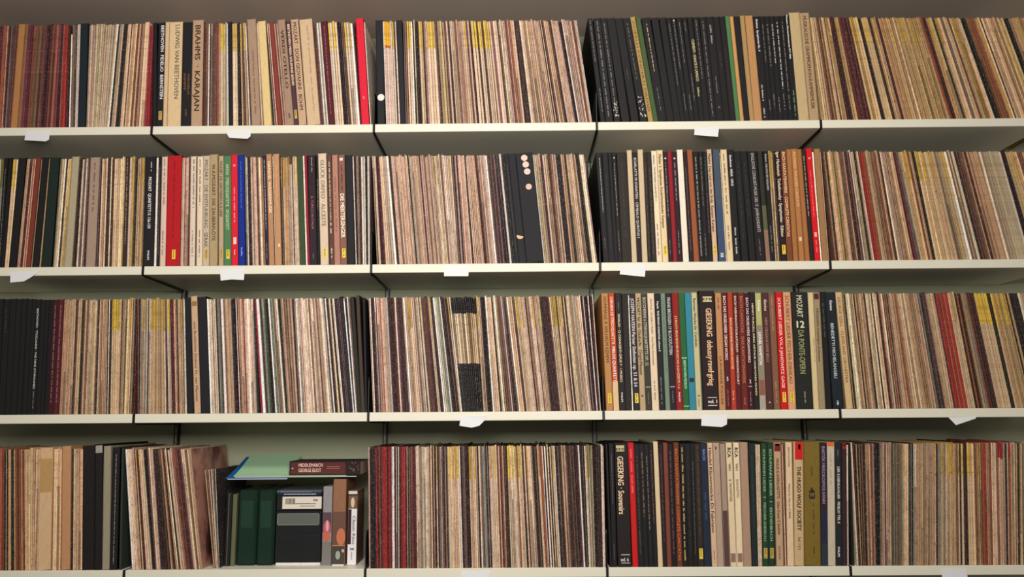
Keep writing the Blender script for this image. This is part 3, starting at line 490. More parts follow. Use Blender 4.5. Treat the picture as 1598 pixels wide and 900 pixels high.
bay(4, 3, [(920, 3.75, [(88, 118), (105, 130), (150, 165), (225, 252), (258, 286), (370, 402), (402, 430), (430, 457), (455, 480), (487, 515), (525, 545), (690, 717)], [
    (90,), (108, K(h=.001)), (145, K(('~', GY, .08, .5, .15, 0), ('~', GY, .82, .94, .15, 0), h=.003)), (225, Bx((40, 34, 36), [('EMI', (50, 40, 35), .042, .062, .5, -.1, 'h'), ('GIESEKING · Souvenirs', (235, 205, 170), .11, .58, .5, -.1), ('vol. 6', (225, 215, 205), .925, .955, .5, 0, 'h')],
     marks=[('rect', .1, .72, .02, .07, (205, 190, 140)), ('rect', .25, .9, .9, .905, WH), ('rect', .25, .9, .965, .97, WH)], h=.004, what='pale square label at its top and ruled volume six')),
    (258, Bx((208, 34, 38), [('~', (250, 110, 110), .05, .42, .5, 0)], h=.004)), (290, K(tiny(.1, .9, (95, 85, 70), .3))), (318, K(tiny(.07, .6, (150, 115, 85), .35))), (345, K(('~', GY, .1, .7, .3, 0), tiny(.75, .9, (70, 65, 90), .2))), (370, K(('~', (130, 85, 75), .05, .65, .35, 0))),
    (402, Bx((228, 208, 176), h=.007)), (428, Bx((44, 36, 42), [('~', (105, 65, 70), .08, .8, .4, 0)])), (456, Bx((130, 72, 58), h=.003)), (486, K(('~', (130, 80, 90), .06, .9, .35, 0))), (526, Bx((112, 60, 44), [('BACH KANTATENWERK COMPLETE CANTATAS', (190, 105, 60), .05, .95, .5, 0)], h=.004)),
    (556, K(('~', (200, 175, 110), .03, .95, .45, 0))), (588, K(tiny(.1, .9, (70, 52, 48), .3))), (612, K(('~', (110, 110, 105), .15, .9, .25, 0))), (646, Bx((54, 46, 42), [('~', (90, 72, 66), .02, .75, .4, 0)], lab='Y')), (688, Bx((38, 48, 68), [('BACH', (110, 140, 200), .05, .14, .35, 0), ('~', (70, 90, 130), .4, .62, .3, 0)], h=.001))]),
 (1100, 3.75, [(12, 42), (45, 75), (85, 112), (118, 150), (160, 188), (202, 224), (250, 276), (295, 312), (325, 338), (365, 372), (400, 410), (442, 468), (515, 522), (578, 582), (675, 684), (715, 722), (757, 765), (830, 833)], [
    (12,), (44, Bx((222, 190, 164), [('Händel Klavierstücke Di Fabriano', (70, 55, 50), .04, .73, .55, 0), ('~', (150, 120, 60), .87, .97, .35, 0)], h=.002)), (86, Bx((186, 164, 150), marks=[('rect', .35, .55, .03, .055, (60, 50, 45))], h=.002)), (118, Bx((170, 150, 136), bands=[(.55, (96, 70, 72))], h=-.001)),
    (160, Bx((232, 214, 184), [('RCA', (40, 36, 38), .04, .12, .55, 0, 'b'), ('VERDI', (70, 60, 58), .17, .23, .36, 0), ('IL TROVATORE', (100, 90, 84), .3, .48, .36, 0)], marks=[('rect', .1, .85, .895, .965, (146, 118, 104))], h=.002)),
    (203, Bx((238, 222, 194), [('RCA', (40, 36, 38), .04, .12, .55, 0, 'b'), ('VERDI', (70, 60, 58), .17, .23, .36, 0), ('RIGOLETTO', (120, 108, 98), .3, .45, .36, 0)], marks=[('rect', .15, .9, .895, .965, (146, 118, 104))], h=.002)), (250, Bx((178, 148, 130), h=.003)), (295, Bx((38, 48, 50), [('~', (60, 74, 74), .1, .7, .25, 0)])),
    (325, "CwP"), (365, Bx((42, 72, 50), [('SCHUMANN LIEDER · 3 · FISCHER-DIESKAU', (140, 170, 135), .05, .8, .4, 0)], lab='y')), (401, Bx((38, 66, 48), [('SCHUMANN LIEDER · 1 · ESCHENBACH', (145, 180, 140), .05, .8, .4, 0)], lab='y', h=.001)),
    (443, Bx((198, 168, 138), [('MAHLER KLAVIERQUARTETTE · Gidon Kremer & Sämtliche', (110, 76, 60), .13, .75, .42, 0), ('~', (140, 104, 84), .84, .95, .4, 0)], marks=[('rect', .1, .95, .005, .07, (120, 34, 34)), ('rect', .3, .8, .01, .025, (225, 190, 170))], h=.001)), (463, "nPr"),
    (516, Bx((232, 208, 176), [('BEETHOVEN', (150, 136, 120), .04, .2, .3, 0), ('Missa in Harte (1860)', (140, 120, 100), .34, .62, .3, 0)], h=.002)), (577, Bx((210, 182, 144), [('THE HUGO WOLF SOCIETY', (66, 48, 44), .2, .72, .42, .05, 'b'), ('Vol. 1·2·3', (100, 76, 64), .77, .87, .3, .05)], marks=[('rect', .15, .98, .0, .145, (208, 32, 36)), ('rect', .5, .72, .02, .06, (250, 200, 190))], h=.003)),
    (672, Bx((128, 108, 48), [('43', (66, 42, 56), .37, .47, .42, 0, 'b'), ('~', (92, 72, 48), .2, .3, .15, 0), ('~', (88, 62, 52), .5, .75, .15, .1), ('~', (88, 72, 42), .85, .94, .2, .1)], h=.003)), (714, Bx((50, 40, 48), [('BARTÓK MIKROKOSMOS RÁNKI', (150, 130, 165), .03, .5, .45, 0)], bands=[(.55, (44, 44, 76)), (.82, (48, 60, 74))])),
    (757, Bx((206, 196, 180), [('~', (165, 158, 148), .1, .35, .3, 0)], bands=[(.035, (206, 197, 182))], marks=[('rect', .0, 1.0, .0, .035, (226, 110, 48))], h=.002)), (800, Bx((40, 46, 50), [('DER ROSENKAVALIER · FIDELIO TEIL II', (215, 205, 195), .2, .66, .38, .05), ('~', GY, .06, .13, .25, 0), ('PHILIPS', WH, .85, .93, .3, 0)], h=.001)),
    (828, Bx((62, 42, 52), marks=[('rect', .2, .9, .005, .05, (170, 36, 40)), ('rect', .4, .7, .01, .03, (245, 220, 210))]))])], (1, .98, .93))
bay(4, 4, [(1290, 3.744, [(116, 122), (128, 132), (140, 177), (152, 190), (200, 222), (280, 292), (320, 325), (400, 405), (520, 522), (600, 603), (700, 702), (820, 835), (860, 880), (930, 945), (1010, 1025), (1075, 1085), (1155, 1160)], [
    (117,), (128, "W"), (140, K()), (152, "W"), (190, "MktK"), (205, "tM"), (235, "nkt"), (280, "tPrt"), (312, "KKK"), (322, "tg"), (378, "PPpPPP"), (390, "n"), (412, "gcg"), (450, "pntg"), (485, "C'CCg"), (510, "kgk"), (525, "WW"), (592, "tCtCtct"), (635, "ctct"), (660, "C'kC"), (690, "gC't"), (700, "kW"),
    (740, "C'y'C'y'"), (800, "tCnC'kC'"), (820, "kpk"), (860, "Y'C'C"), (905, "nrty'nt"), (950, "rRtt"), (980, "rCP"), (1005, "WrP"), (1045, "P\"P\"P"), (1060, "kW"), (1085, "r\"t"), (1115, "gCpt"), (1135, "kg"), (1155, "Cg"), (1290, "ttPtCttPtrt")])], (.93, .91, .85))

# ------------------------------------------------------------------ building sleeves
def shade(c, k): return tuple(max(0, min(255, v * k)) for v in c)
def sleeve_look(it):
    # print colours as bands from the top: [(fraction, colour)]
    j = random.uniform(0.84, 1.14); ch = it['ch']
    base = PAL[ch]
    if ch == 'M' and random.random() < .6: f_ = random.uniform(.2, .9); base = tuple(a_ * (1 - f_) + q_ * f_ for a_, q_ in zip(base, random.choice([PAL['k'], PAL['p'], PAL['n']])))
    base = tuple(v * t for v, t in zip(base, it['tint']))
    base = tuple(v * j + random.uniform(-7, 7) for v in base)
    base = shade(base, 1)
    T = it['tint']
    if ch == 'Z':
        mid = shade(random.choice([(205, 172, 128), (236, 218, 190), (150, 118, 90), (226, 200, 160)]), random.uniform(.8, 1.05))
        blk = PAL['K'] if random.random() > .2 else (70, 70, 70)
        return [(0, blk), (.145, mid), (.585, blk)]
    if it['mod'] == "'":
        top = {'Y': (230, 196, 82), 'y': (206, 172, 82), 'g': (110, 112, 62)}.get(ch, random.choice([(214, 178, 96), (206, 170, 92), (222, 190, 112)]))
        body = {'Y': (222, 196, 166), 'y': (200, 170, 130)}.get(ch, PAL[ch])
        body = shade(tuple(v * t for v, t in zip(body, T)), random.uniform(.92, 1.06))
        top = shade(tuple(v * (t * .5 + .5) for v, t in zip(top, T)), random.uniform(.9, 1.05))
        return [(0, top), (.272 + random.uniform(-.006, .006), body)]
    if it['mod'] == '"':
        if ch == 'Y': return [(0, (236, 184, 50)), (.235, (206, 110, 50)), (.262, shade((226, 200, 184), random.uniform(.9, 1.04)))]
        return [(0, (160, 40, 46)), (.135, base)]
    if random.random() < .22:
        # partly worn print
        f = random.uniform(.1, .8)
        return [(0, base), (f, shade(base, random.choice([.72, .82, 1.12])))]
    return [(0, base)]
def sleeve_geo(t, h, d, bands, V, F, C, M=None):
    lv = [(0.0, 0.0012), (0.0022, 0.0)]
    fr = [1 - b[0] for b in bands[1:]]
    cols = [lin(b[1]) for b in bands]          # from the top
    zs = sorted([h * f for f in fr])
    lv += [(z, 0.0) for z in zs] + [(h - 0.002, 0.0), (h, 0.0010)]
    def col(z):
        f = 1 - z / h; c = cols[0]
        for b, cc in zip(bands, cols):
            if f >= b[0]: c = cc
        return c
    r = min(0.0011, t * .3); n0 = len(V); x = t / 2
    for z, ins in lv:
        for p in ((-x, d), (-x, r + ins), (-x + r, ins), (x - r, ins), (x, r + ins), (x, d)):
            v = Vector((p[0], p[1], z))
            V.append(tuple(M @ v) if M is not None else tuple(v))
    for L in range(len(lv) - 1):
        a = n0 + L * 6; c = col((lv[L][0] + lv[L + 1][0]) / 2)
        for i in range(6):
            k = (i + 1) % 6
            F.append((a + i, a + k, a + 6 + k, a + 6 + i)); C.append(c)
    F.append(tuple(n0 + i for i in range(5, -1, -1))); C.append(cols[-1])
    a = n0 + (len(lv) - 1) * 6
    F.append(tuple(a + i for i in range(6))); C.append(tuple(v * .12 for v in cols[0]))  # top face near-black: shade of the sleeve's opening painted into its colour

def place(it):
    z = zrow(it['row']); hh = it['hh']
    bm = (it['bl'] + it['br']) / 2; tm = (it['tl'] + it['tr']) / 2
    th = math.atan2(tm - bm, 0.3235)
    t = max(0.0012, min(it['br'] - it['bl'], it['tr'] - it['tl']) * math.cos(th) * (random.choice([.97, .95, .9, .78]) if it['kind'] == 'S' else 0.975))
    lift = t / 2 * abs(math.sin(th)) + 0.0002
    it['t'] = t; it['th'] = th
    it['loc'] = Vector((bm + t / 2 * (1 / math.cos(th) - math.cos(th)) * 0, it['yy'], z + lift))
DEPTH = 0.284
for it in ITEMS:        # keep clear of the upright dividers on the two middle brackets
    lo = (it['bay'] - 1) * W + .0030 if it['bay'] - 1 in (1, 2) else -9
    hi = it['bay'] * W - .0030 if it['bay'] in (1, 2) else 9
    lo += max(0, it['bl'] - it['tl']) * .33; hi -= max(0, it['tr'] - it['br']) * .33
    for q in ('bl', 'br'): it[q] = min(max(it[q], lo), hi)
ITEMS[:] = [it for it in ITEMS if it['br'] - it['bl'] > .0008]
for it in ITEMS:
    if it['kind'] == 'S':
        it['hh'] = 0.3215 + it['h'] + random.choice([0, 0, 0, random.uniform(-.003, .005)]) + random.uniform(-.001, .001)
        it['yy'] = it['y'] + random.choice([0, .0005, .001, .002, .0045]) + random.uniform(0, .0006)
        it['bands'] = sleeve_look(it)
    else:
        it['hh'] = 0.3245 + it['h'] * 0.85
        it['yy'] = it['y'] + random.uniform(-.0008, .0008)
        it['col'] = tuple(v * t for v, t in zip(it['col'], it['tint']))
    place(it)
    cx = (it['tl'] + it['tr'] + it['bl'] + it['br']) / 4
    # seen share of the picture: nothing beyond the frame
    z = zrow(it['row']) + .16
    it['inview'] = at(-2, 0).x < 9 and (at(0, 450).x - .03 + (it['row'] - 2.5) * .0 < cx < at(1598, 450).x + .03)
    it['area'] = it['t'] * it['hh'] * (1 if it['inview'] else 0)

def corners(it):
    c, s = math.cos(it['th']), math.sin(it['th']); L = it['loc']; t = it['t'] / 2; h = it['hh']
    return [L.x - t * c, L.x + t * c, L.x - t * c + h * s, L.x + t * c + h * s]
rows_ = {}
for it in ITEMS: rows_.setdefault(it['row'], []).append(it)
for L in rows_.values():          # no spine may bite into the next one
    L.sort(key=lambda i: i['bl'] + i['br'] + i['tl'] + i['tr'])
    for _ in range(3):
        for a, c in zip(L, L[1:]):
            if a['hh'] < .3 and c['hh'] > .3: continue
            ca, cb = corners(a), corners(c)
            o_ = max(ca[1] - cb[0], ca[3] - cb[2]) + .0001
            if o_ > 0:
                for q, sg in ((a, -1), (c, 1)):
                    dx = o_ / 2 if q['t'] > .0013 + o_ / 2 else 0
                    q['t'] -= dx; q['loc'].x += sg * dx / 2; 
                    if dx == 0: q['loc'].x += sg * .0001
sl = [it for it in ITEMS if it['kind'] == 'S']
sl.sort(key=lambda i: -i['area'])
for i in sl[:300]: i['solo'] = True
for it in sl:
    if it['side']: it['solo'] = True

# order of the spines on each shelf, for saying where a thing stands
byrow = {}
for it in ITEMS: byrow.setdefault((it['row'], it['bay']), []).append(it)
ORD = lambda n: '%d%s' % (n, 'th' if 10 <= n % 100 <= 20 else {1: 'st', 2: 'nd', 3: 'rd'}.get(n % 10, 'th'))
def word(it):
    return cname(it['bands'][0][1] if it['mod'] == '' and it['ch'] != 'Z' else PAL[it['ch']]) if it['kind'] == 'S' else cname(it['col'])
def sleeve_word(it):
    w = PNAME[it['ch']]
    if it['mod'] == "'": return {'Y': 'cream', 'y': 'tan'}.get(it['ch'], w) + ' record sleeve with yellow top'
    if it['mod'] == '"': return {'Y': 'cream record sleeve with bright yellow and orange top'}.get(it['ch'], w + ' record sleeve with red top')
    return w + ' record sleeve'
labels = {}
for key, L in byrow.items():
    L.sort(key=lambda i: (i['bl'] + i['br'] + i['tl'] + i['tr']))
    vis = [i for i in L if i['inview']]
    names = {}
    for i in vis:
        if i['kind'] == 'B': names.setdefault(cname(i['col']), []).append(i)
    last = None; cnt = 0
    for k, it in enumerate(vis):
        place_ = '%s, %s' % (ROWN[it['row']], BAYN[it['bay']])
        if it['kind'] == 'B':
            last = (it, cname(it['col'])); cnt = 0
            c = it['say'] or cname(it['col']); w = it['br'] - it['bl']
            size = 'wide ' if w > .017 else ('narrow ' if w < .0095 else '')
            if len(names[cname(it['col'])]) == 1:
                base = 'the only %s record box' % c if not it['say'] else '%s record box' % c
                if it['lab']: base += ' with yellow label'
                elif it['what']: base += ' with ' + it['what']
                lab = base + ', ' + place_
            else:
                if it['what']: lab = '%s%s record box with %s, %s' % (size, c, it['what'], place_)
                else:
                    same = names[cname(it['col'])]
                    feat = ' with yellow label' if it['lab'] else (' with small lettering' if it['t_'] and it['t_'][0][0] == '~' else (' with titled spine' if it['t_'] else ' with blank spine')) if 't_' in it else ''
                    lab = '%s%s record box%s, %s %s one from left, %s'
                    if len((lab % (size, c, feat, '1st', c, place_)).split()) > 16: feat = ''
                    lab = lab % (size, c, feat, ORD(same.index(it) + 1), c, place_)
        else:
            cnt += 1
            if last is not None and len(names[last[1]]) == 1:
                lab = '%s, %s spine right of the %s box, %s' % (sleeve_word(it), ORD(cnt), last[1], place_)
            else:
                lab = '%s, %s spine from the left, %s' % (sleeve_word(it), ORD(k + 1), place_)
        ws = lab.split()
        if len(ws) > 16: lab = lab.replace('record sleeve', 'sleeve').replace('record box', 'box').replace(' the ', ' ').replace('bright yellow and orange', 'yellow'); ws = lab.split()
        if len(ws) > 16: lab = lab.replace(' shelf,', ',').replace(' bay', ''); ws = lab.split()
        it['label'] = ' '.join(ws[:16])
for it in ITEMS:
    it.setdefault('label', None)

SV, SF, SC = [], [], []
def group_of(it, n): return 'record %s on the %s, %s' % (n, ROWN[it['row']], BAYN[it['bay']])
COVER = None
def cover_material():
    m, nt, b = new_mat('faded_cover_print')
    a = ramp(nt, noise(nt, 1.0, (9, 9, 9), 3, .6), .42, .60, lin((186, 136, 118)), lin((104, 50, 46)))
    k = ramp(nt, noise(nt, 1.0, (14, 14, 8), 2, .5), .55, .64)
    nt.links.new(mixc(nt, a, lin((60, 46, 42)), mulf(nt, k, .8)), b.inputs['Base Color']); b.inputs['Roughness'].default_value = .5
    return m
for it in ITEMS:
    if it['kind'] != 'S': continue
    d = DEPTH - it['y'] if it['hh'] > .3 else .25
    if it.get('solo'):
        V, F, C = [], [], []
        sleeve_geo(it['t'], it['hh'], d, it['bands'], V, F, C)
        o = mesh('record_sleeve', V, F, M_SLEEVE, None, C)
        o.location = it['loc']; o.rotation_euler = (0, it['th'], 0)
        tag(o, it['label'], 'record', group_of(it, 'sleeves'))
        if it['side']:
            t = it['t']
            box('cover_picture', t / 2, t / 2 + .0004, .004, d - .003, .004, it['hh'] - .004, cover_material(), o)
            o['label'] = 'tall tan record sleeve showing its pink and dark red cover, beside the short sleeves'
    else:
        M = Matrix.Translation(it['loc']) @ Matrix.Rotation(it['th'], 4, 'Y')
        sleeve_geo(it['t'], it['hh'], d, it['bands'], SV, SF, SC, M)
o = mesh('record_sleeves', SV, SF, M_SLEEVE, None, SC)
tag(o, 'thin worn record sleeves packed tightly between the others on all four shelves', 'records', None, 'stuff')

# ------------------------------------------------------------------ building boxes with lettering
def flat(name, V, F, c, parent, kind='print'):
    return mesh(name, V, F, box_mat(c, kind), parent)
def pseudo(z1, z0, x, s, rnd):
    # rows of small strokes like print too small to read; reads from the top down
    V, F = [], []; z = z1
    while z > z0 + .001:
        wl = rnd.randint(3, 9) * s * .55
        e = max(z - wl, z0)
        q = z
        while q - s * .30 > e:
            hgt = s * rnd.choice([.36, .36, .5]); n = len(V); zz = q - s * rnd.uniform(.26, .36)
            V += [(x - s * .36, 0, q), (x - s * .36, 0, zz), (x - s * .36 + hgt * 1.4, 0, zz), (x - s * .36 + hgt * 1.4, 0, q)]
            F.append((n, n + 1, n + 2, n + 3)); q -= s * .46
        z = e - s * rnd.uniform(.45, 1.0)
    return V, F
TCACHE = {}
def text_mesh(s, bold):
    if (s, bold) in TCACHE: return TCACHE[(s, bold)]
    cu = bpy.data.curves.new('lettering', 'FONT'); cu.body = s; cu.size = 1.0; cu.resolution_u = 2
    cu.align_x = 'LEFT'; cu.align_y = 'BOTTOM_BASELINE'
    cu.offset = 0.0
    o = bpy.data.objects.new('lettering', cu); COL.objects.link(o)
    bpy.context.view_layer.update()
    me = bpy.data.meshes.new_from_object(o.evaluated_get(bpy.context.evaluated_depsgraph_get()))
    V = [tuple(v.co) for v in me.vertices]; F = [tuple(p.vertices) for p in me.polygons]
    bpy.data.objects.remove(o); bpy.data.curves.remove(cu); bpy.data.meshes.remove(me)
    dx = .075 if bold else .04      # a second strike thickens the strokes
    n_ = len(V); V += [(v[0] + dx, v[1], .00007) for v in V[:n_]] + [(v[0] + dx / 2, v[1] + dx * .5, .00014) for v in V[:n_]]
    F0 = list(F); F += [tuple(i + n_ for i in f) for f in F0] + [tuple(i + 2 * n_ for i in f) for f in F0]
    xs = [v[0] for v in V]; ys = [v[1] for v in V]
    TCACHE[(s, bold)] = (V, F, min(xs), max(xs), min(ys), max(ys))
    return TCACHE[(s, bold)]
def lettering(s, z1, z0, x, size, bold, upright, w):
    V, F, a, b, c, d = text_mesh(s, bold)
    if upright:
        k = min(size / .7, w / (b - a)); zc = (z0 + z1) / 2
        kz = min((z1 - z0) / (d - c), k * 1.4)
        return [(x + (v[0] - (a + b) / 2) * k, -v[2], zc + (v[1] - (c + d) / 2) * kz) for v in V], F
    kx = (z1 - z0) / (b - a); ky = size / .72
    return [(x + (v[1] - .36) * ky, -v[2], z1 - (v[0] - a) * kx) for v in V], F
def disc(cx, cz, r, half=False, y0=-.0006, y1=0.0, hole=0.0):
    n = 24; a0 = PI * .9 if half else 0; a1 = a0 + (PI * 1.0 if half else 2 * PI)
    A = [a0 + (a1 - a0) * i / (n if not half else n - 1) for i in range(n)]
    V = []; F = []
    if hole:
        for y in (y0, y1):
            for R in (r, r * hole):
                V += [(cx + R * math.cos(t), y, cz + R * math.sin(t)) for t in A]
        for i in range(n):
            k = (i + 1) % n
            F.append((i, k, n + k, n + i)); F.append((i, 2 * n + i, 2 * n + k, k)); F.append((n + i, n + k, 3 * n + k, 3 * n + i))
        return V, F
    for y in (y0, y1): V += [(cx + r * math.cos(t), y, cz + r * math.sin(t)) for t in A]
    F.append(tuple(range(n))); F.append(tuple(range(2 * n - 1, n - 1, -1)))
    for i in range(n):
        k = (i + 1) % n; F.append((i, n + i, n + k, k))
    return V, F
def shift(V, y): return [(v[0], v[1] + y, v[2]) for v in V]

def spine_marks(o, it, t, h):
    rnd = random.Random(hash((round(it['bl'], 4), it['row'])) & 0xffff)
    eps = -.00035
    for m in it['marks']:
        kd = m[0]
        if kd in ('dot', 'half'):
            V, F = disc(m[1] * t * 1.5, h * (1 - m[2]), m[3], kd == 'half'); flat('round_sticker' if m[3] > .004 else 'emblem', V, F, m[4], o)
        elif kd == 'ring':
            V, F = disc(m[1] * t, h * (1 - m[2]), m[3], hole=.6); flat('emblem', V, F, m[4], o)
        elif kd == 'rect':
            x0, x1 = -t / 2 + m[1] * t, -t / 2 + m[2] * t
            if m[1] == 0 and m[2] == 1: x0, x1 = -t / 2 - .0002, t / 2 + .0002
            V, F = boxgeo(x0, x1, -.00035, .0001, h * (1 - m[4]), h * (1 - m[3])); flat('printed_block', V, F, m[5], o)
        elif kd == 'scuff':
            V, F = [], []
            for q in range(26):
                xx = -t / 2 + t * rnd.uniform(m[1], m[2]); zz = h * (1 - rnd.uniform(m[3], m[4]))
                boxgeo(xx - rnd.uniform(.0004, .0016), xx + rnd.uniform(.0004, .0012), -.0003, 0, zz - rnd.uniform(.0006, .005), zz + .0006, V, F)
            flat('scuffed_print', V, F, m[5], o)
    if it['lab']:
        w = min(t * .62, .0095); cx = .06 * t
        c = (242, 216, 74) if it['lab'] == 'Y' else (206, 174, 92)
        c = tuple(v * q for v, q in zip(c, it['tint']))
        V, F = boxgeo(cx - w / 2, cx + w / 2, -.0004, 0, h * .062, h * .145); fr = flat('yellow_label', V, F, c, o)
        V, F = pseudo(h * .130, h * .068, cx, w * .55, rnd); V = shift(V, -.0006)
        V2, F2 = boxgeo(cx - w * .25, cx + w * .25, -.00055, -.0004, h * .132, h * .138, V, F)
        flat('label_print', V2, F2, (120, 90, 40), fr)
    for q in it['t_']:
        mode = q[6] if len(q) > 6 else ''
        s, c, f0, f1, sz, xo = q[:6]
        size = sz * t; x = xo * t
        z1, z0 = h * (1 - f0), h * (1 - f1)
        if s == '~':
            V, F = pseudo(z1, z0, x, min(size, .007), rnd); nm = 'small_print'
        else:
            V, F = lettering(s, z1, z0, x, min(size, .016) if mode != 'h' else size, mode == 'b', mode == 'h', t * .6); nm = 'title'
        if V:
                bc = it['col']; lum = lambda q_: .3 * q_[0] + .6 * q_[1] + .1 * q_[2]
                if nm == 'title': c = tuple(max(0, min(255, v * (.80 if lum(c) < lum(bc) else 1.08))) for v in c)   # ink a little stronger than its blurred look
                flat(nm, shift(V, -.0005 if mode != 'h' else -.0007), F, c, o)

BOXROOTS = []
def spine_box(it):
    t, h = it['t'], it['hh']; d = DEPTH - .001
    root = empty('record_box', it['loc'], it['th'])
    segs = it['bands'] or []
    fr = [0] + [b[0] for b in segs] + [1]
    cs = [it['col']] + [tuple(v * q for v, q in zip(b[1], it['tint'])) for b in segs]
    # tray (the spine and body) with rounded edges
    V, F = boxgeo(-t / 2, t / 2, 0, d, 0, h, bev=min(.0016, t * .16))
    body = mesh('box_body', V, F, box_mat(cs[0]), root)
    if t > .0075:
        # the lid's board edges stand a hair proud of the spine on both sides
        for s in (-1, 1):
            V, F = boxgeo(s * t / 2 - (.0009 if s > 0 else 0), s * t / 2 + (0 if s > 0 else .0009), -.0005, d, .0004, h + .0006)
            V = [(v[0], v[1], v[2]) for v in V]
            mesh('lid_board', V, F, box_mat(shade(cs[0], .92)), root)
    for k in range(1, len(cs)):
        V, F = boxgeo(-t / 2 - .0001, t / 2 + .0001, -.0003 - .00002 * k, .0006, h * (1 - fr[k + 1]) + .0002, h * (1 - fr[k]))
        if t > .0075: V, F = boxgeo(-t / 2 + .0009, t / 2 - .0009, -.0003 - .00002 * k, .0006, h * (1 - fr[k + 1]) + .0002, h * (1 - fr[k]))
        mesh('spine_panel', V, F, box_mat(cs[k]), root)
    spine_marks(root, it, t, h)
    tag(root, it['label'], 'record box', group_of(it, 'boxes'))
    return root
for it in ITEMS:
    if it['kind'] == 'B' and it['inview']: spine_box(it)

# ------------------------------------------------------------------ the mixed things in the bottom shelf's left bay
Z4 = zrow(4)
def X(px, Y, z=0.1): return atz(px, z, Y)
def upbox(name, label, cat, px0, px1, pytop, Y, depth, c, z0=Z4, kind='box', bev=.001):
    x0, x1 = X(px0, Y), X(px1, Y); zt = at((px0 + px1) / 2, pytop, Y).z
    root = empty(name, ((x0 + x1) / 2, Y, z0 + .0002)); w = (x1 - x0) * .985
    tag(root, label, cat)
    V, F = boxgeo(-w / 2, w / 2, 0, depth, 0, zt - z0, bev=bev)
    mesh('cover', V, F, box_mat(c, kind), root)
    return root, w, zt - z0
rnd = random.Random(5)
r, w, h = upbox('book', 'black book next to the short record sleeves, bottom shelf', 'book', 351.8, 355, 765, .05, .2, (34, 32, 34))
r, w, h = upbox('book', 'thin black book with a pale page edge, bottom shelf left bay', 'book', 355.4, 360.5, 768, .05, .2, (32, 36, 34))
V, F = boxgeo(-w / 2 - .0001, -w / 2 + .0008, -.0003, .19, .002, h - .003); mesh('page_edge', V, F, box_mat((150, 140, 118), 'print'), r)
r, w, h = upbox('book', 'slim olive grey book beside the dark green volumes', 'book', 361.5, 368, 771, .05, .19, (104, 104, 78))
for a, b, l in ((369.5, 400, 'dark green ring binder, left of the two'), (400.5, 428, 'dark green ring binder touching the black cases')):
    r, w, h = upbox('ring_binder', l, 'binder', a, b, 765, .052, .22, (22, 46, 34), bev=.006)
    V, F = boxgeo(-w * .3, w * .3, -.0004, .0003, h * .5, h * .86); mesh('spine_label', V, F, box_mat((26, 58, 42), 'print'), r)

YB = .05
xl, xr = X(429.5, YB), X(502, YB); cxb = (xl + xr) / 2; wb = xr - xl - .002
def lying(name, label, cat, z0, z1, c, inset0=0, inset1=0, dep=.19, Y=YB, bev=.0012, pages=None, kind='box'):
    root = empty(name, (cxb, Y, Z4 + z0)); tag(root, label, cat)
    x0, x1 = -wb / 2 + inset0, wb / 2 - inset1
    if pages:
        V, F = [], []
        boxgeo(x0, x1, 0, dep, 0, .0012, V, F); boxgeo(x0, x1, 0, dep, z1 - z0 - .0016, z1 - z0 - .0004, V, F)
        boxgeo(x0, x0 + .0012, 0, dep, 0.0012, z1 - z0 - .0016, V, F)
        mesh('cover', V, F, box_mat(c, kind), root)
        V, F = boxgeo(x0 + .0012, x1 - .002, .002, dep - .002, .0012, z1 - z0 - .0016); mesh('pages', V, F, box_mat(pages, 'print'), root)
    else:
        V, F = boxgeo(x0, x1, 0, dep, 0, z1 - z0 - .0003, bev=bev); mesh('case', V, F, box_mat(c, kind), root)
    return root
s = 1 / 545.0
lying('booklet', 'white booklet lying under the black cases', 'booklet', 0.0003, .0085, (232, 230, 226), .003, .001)
r = lying('storage_case', 'large black case with a clear grey label window', 'case', .0088, .1465, (30, 31, 33), bev=.002)
V, F = [], []
x0, x1, za, zb = -wb / 2 + .004, wb / 2 - .006, .0995, .1315
boxgeo(x0, x1, -.0012, .0003, za, za + .002, V, F); boxgeo(x0, x1, -.0012, .0003, zb - .002, zb, V, F); boxgeo(x0, x0 + .002, -.0012, .0003, za, zb, V, F); boxgeo(x1 - .002, x1, -.0012, .0003, za, zb, V, F)
fr = mesh('label_frame', V, F, box_mat((128, 134, 124), 'print'), r)
V, F = boxgeo(x0 + .002, x1 - .002, -.0006, .0003, za + .002, zb - .002); mesh('label_card', V, F, box_mat((98, 104, 98), 'print'), fr)
V, F = boxgeo(-wb / 2 + .006, wb / 2 - .006, -.0005, .0003, .070, .0708); mesh('seam', V, F, box_mat((52, 52, 54), 'print'), r)
r = lying('video_case', 'black case with a white barcode label, on the large black case', 'case', .1468, .1885, (32, 33, 36), bev=.002)
V, F = boxgeo(-wb / 2 + .0165, wb / 2 - .001, -.0006, .0003, .0055, .0405 - .002, bev=.0002); lb = mesh('barcode_label', V, F, box_mat((232, 222, 206), 'print'), r)
V, F = [], []
q = -wb / 2 + .025
while q < -wb / 2 + .052:
    e = rnd.uniform(.0005, .0016); boxgeo(q, q + e, -.0010, -.0006, .018, .034, V, F); q += e + rnd.uniform(.0005, .0013)
mesh('barcode', V, F, box_mat((70, 66, 60), 'print'), lb)
V, F = [], []
for zz, a, b in ((.0185, .052, .110), (.0120, .066, .108)):
    q = a
    while q < b: e = rnd.uniform(.001, .003); boxgeo(-wb / 2 + q, -wb / 2 + min(q + e, b), -.0010, -.0006, zz, zz + .0022, V, F); q += e + .0008
mesh('small_print', V, F, box_mat((90, 84, 76), 'print'), lb)
V, F, a, b, c, d = text_mesh('NA', True)
k = .013 / (b - a); mesh('bold_letters', [(wb / 2 - .024 + (v[0] - a) * k, -.0010 - v[2], .026 + v[1] * k) for v in V], F, box_mat((45, 42, 42), 'print'), lb)
r = lying('booklet', 'thin navy booklet with white lettering lying on the black cases', 'booklet', .1888, .1955, (34, 44, 70), 0, .002)
V, F = [], []; q = -wb / 2 + .02
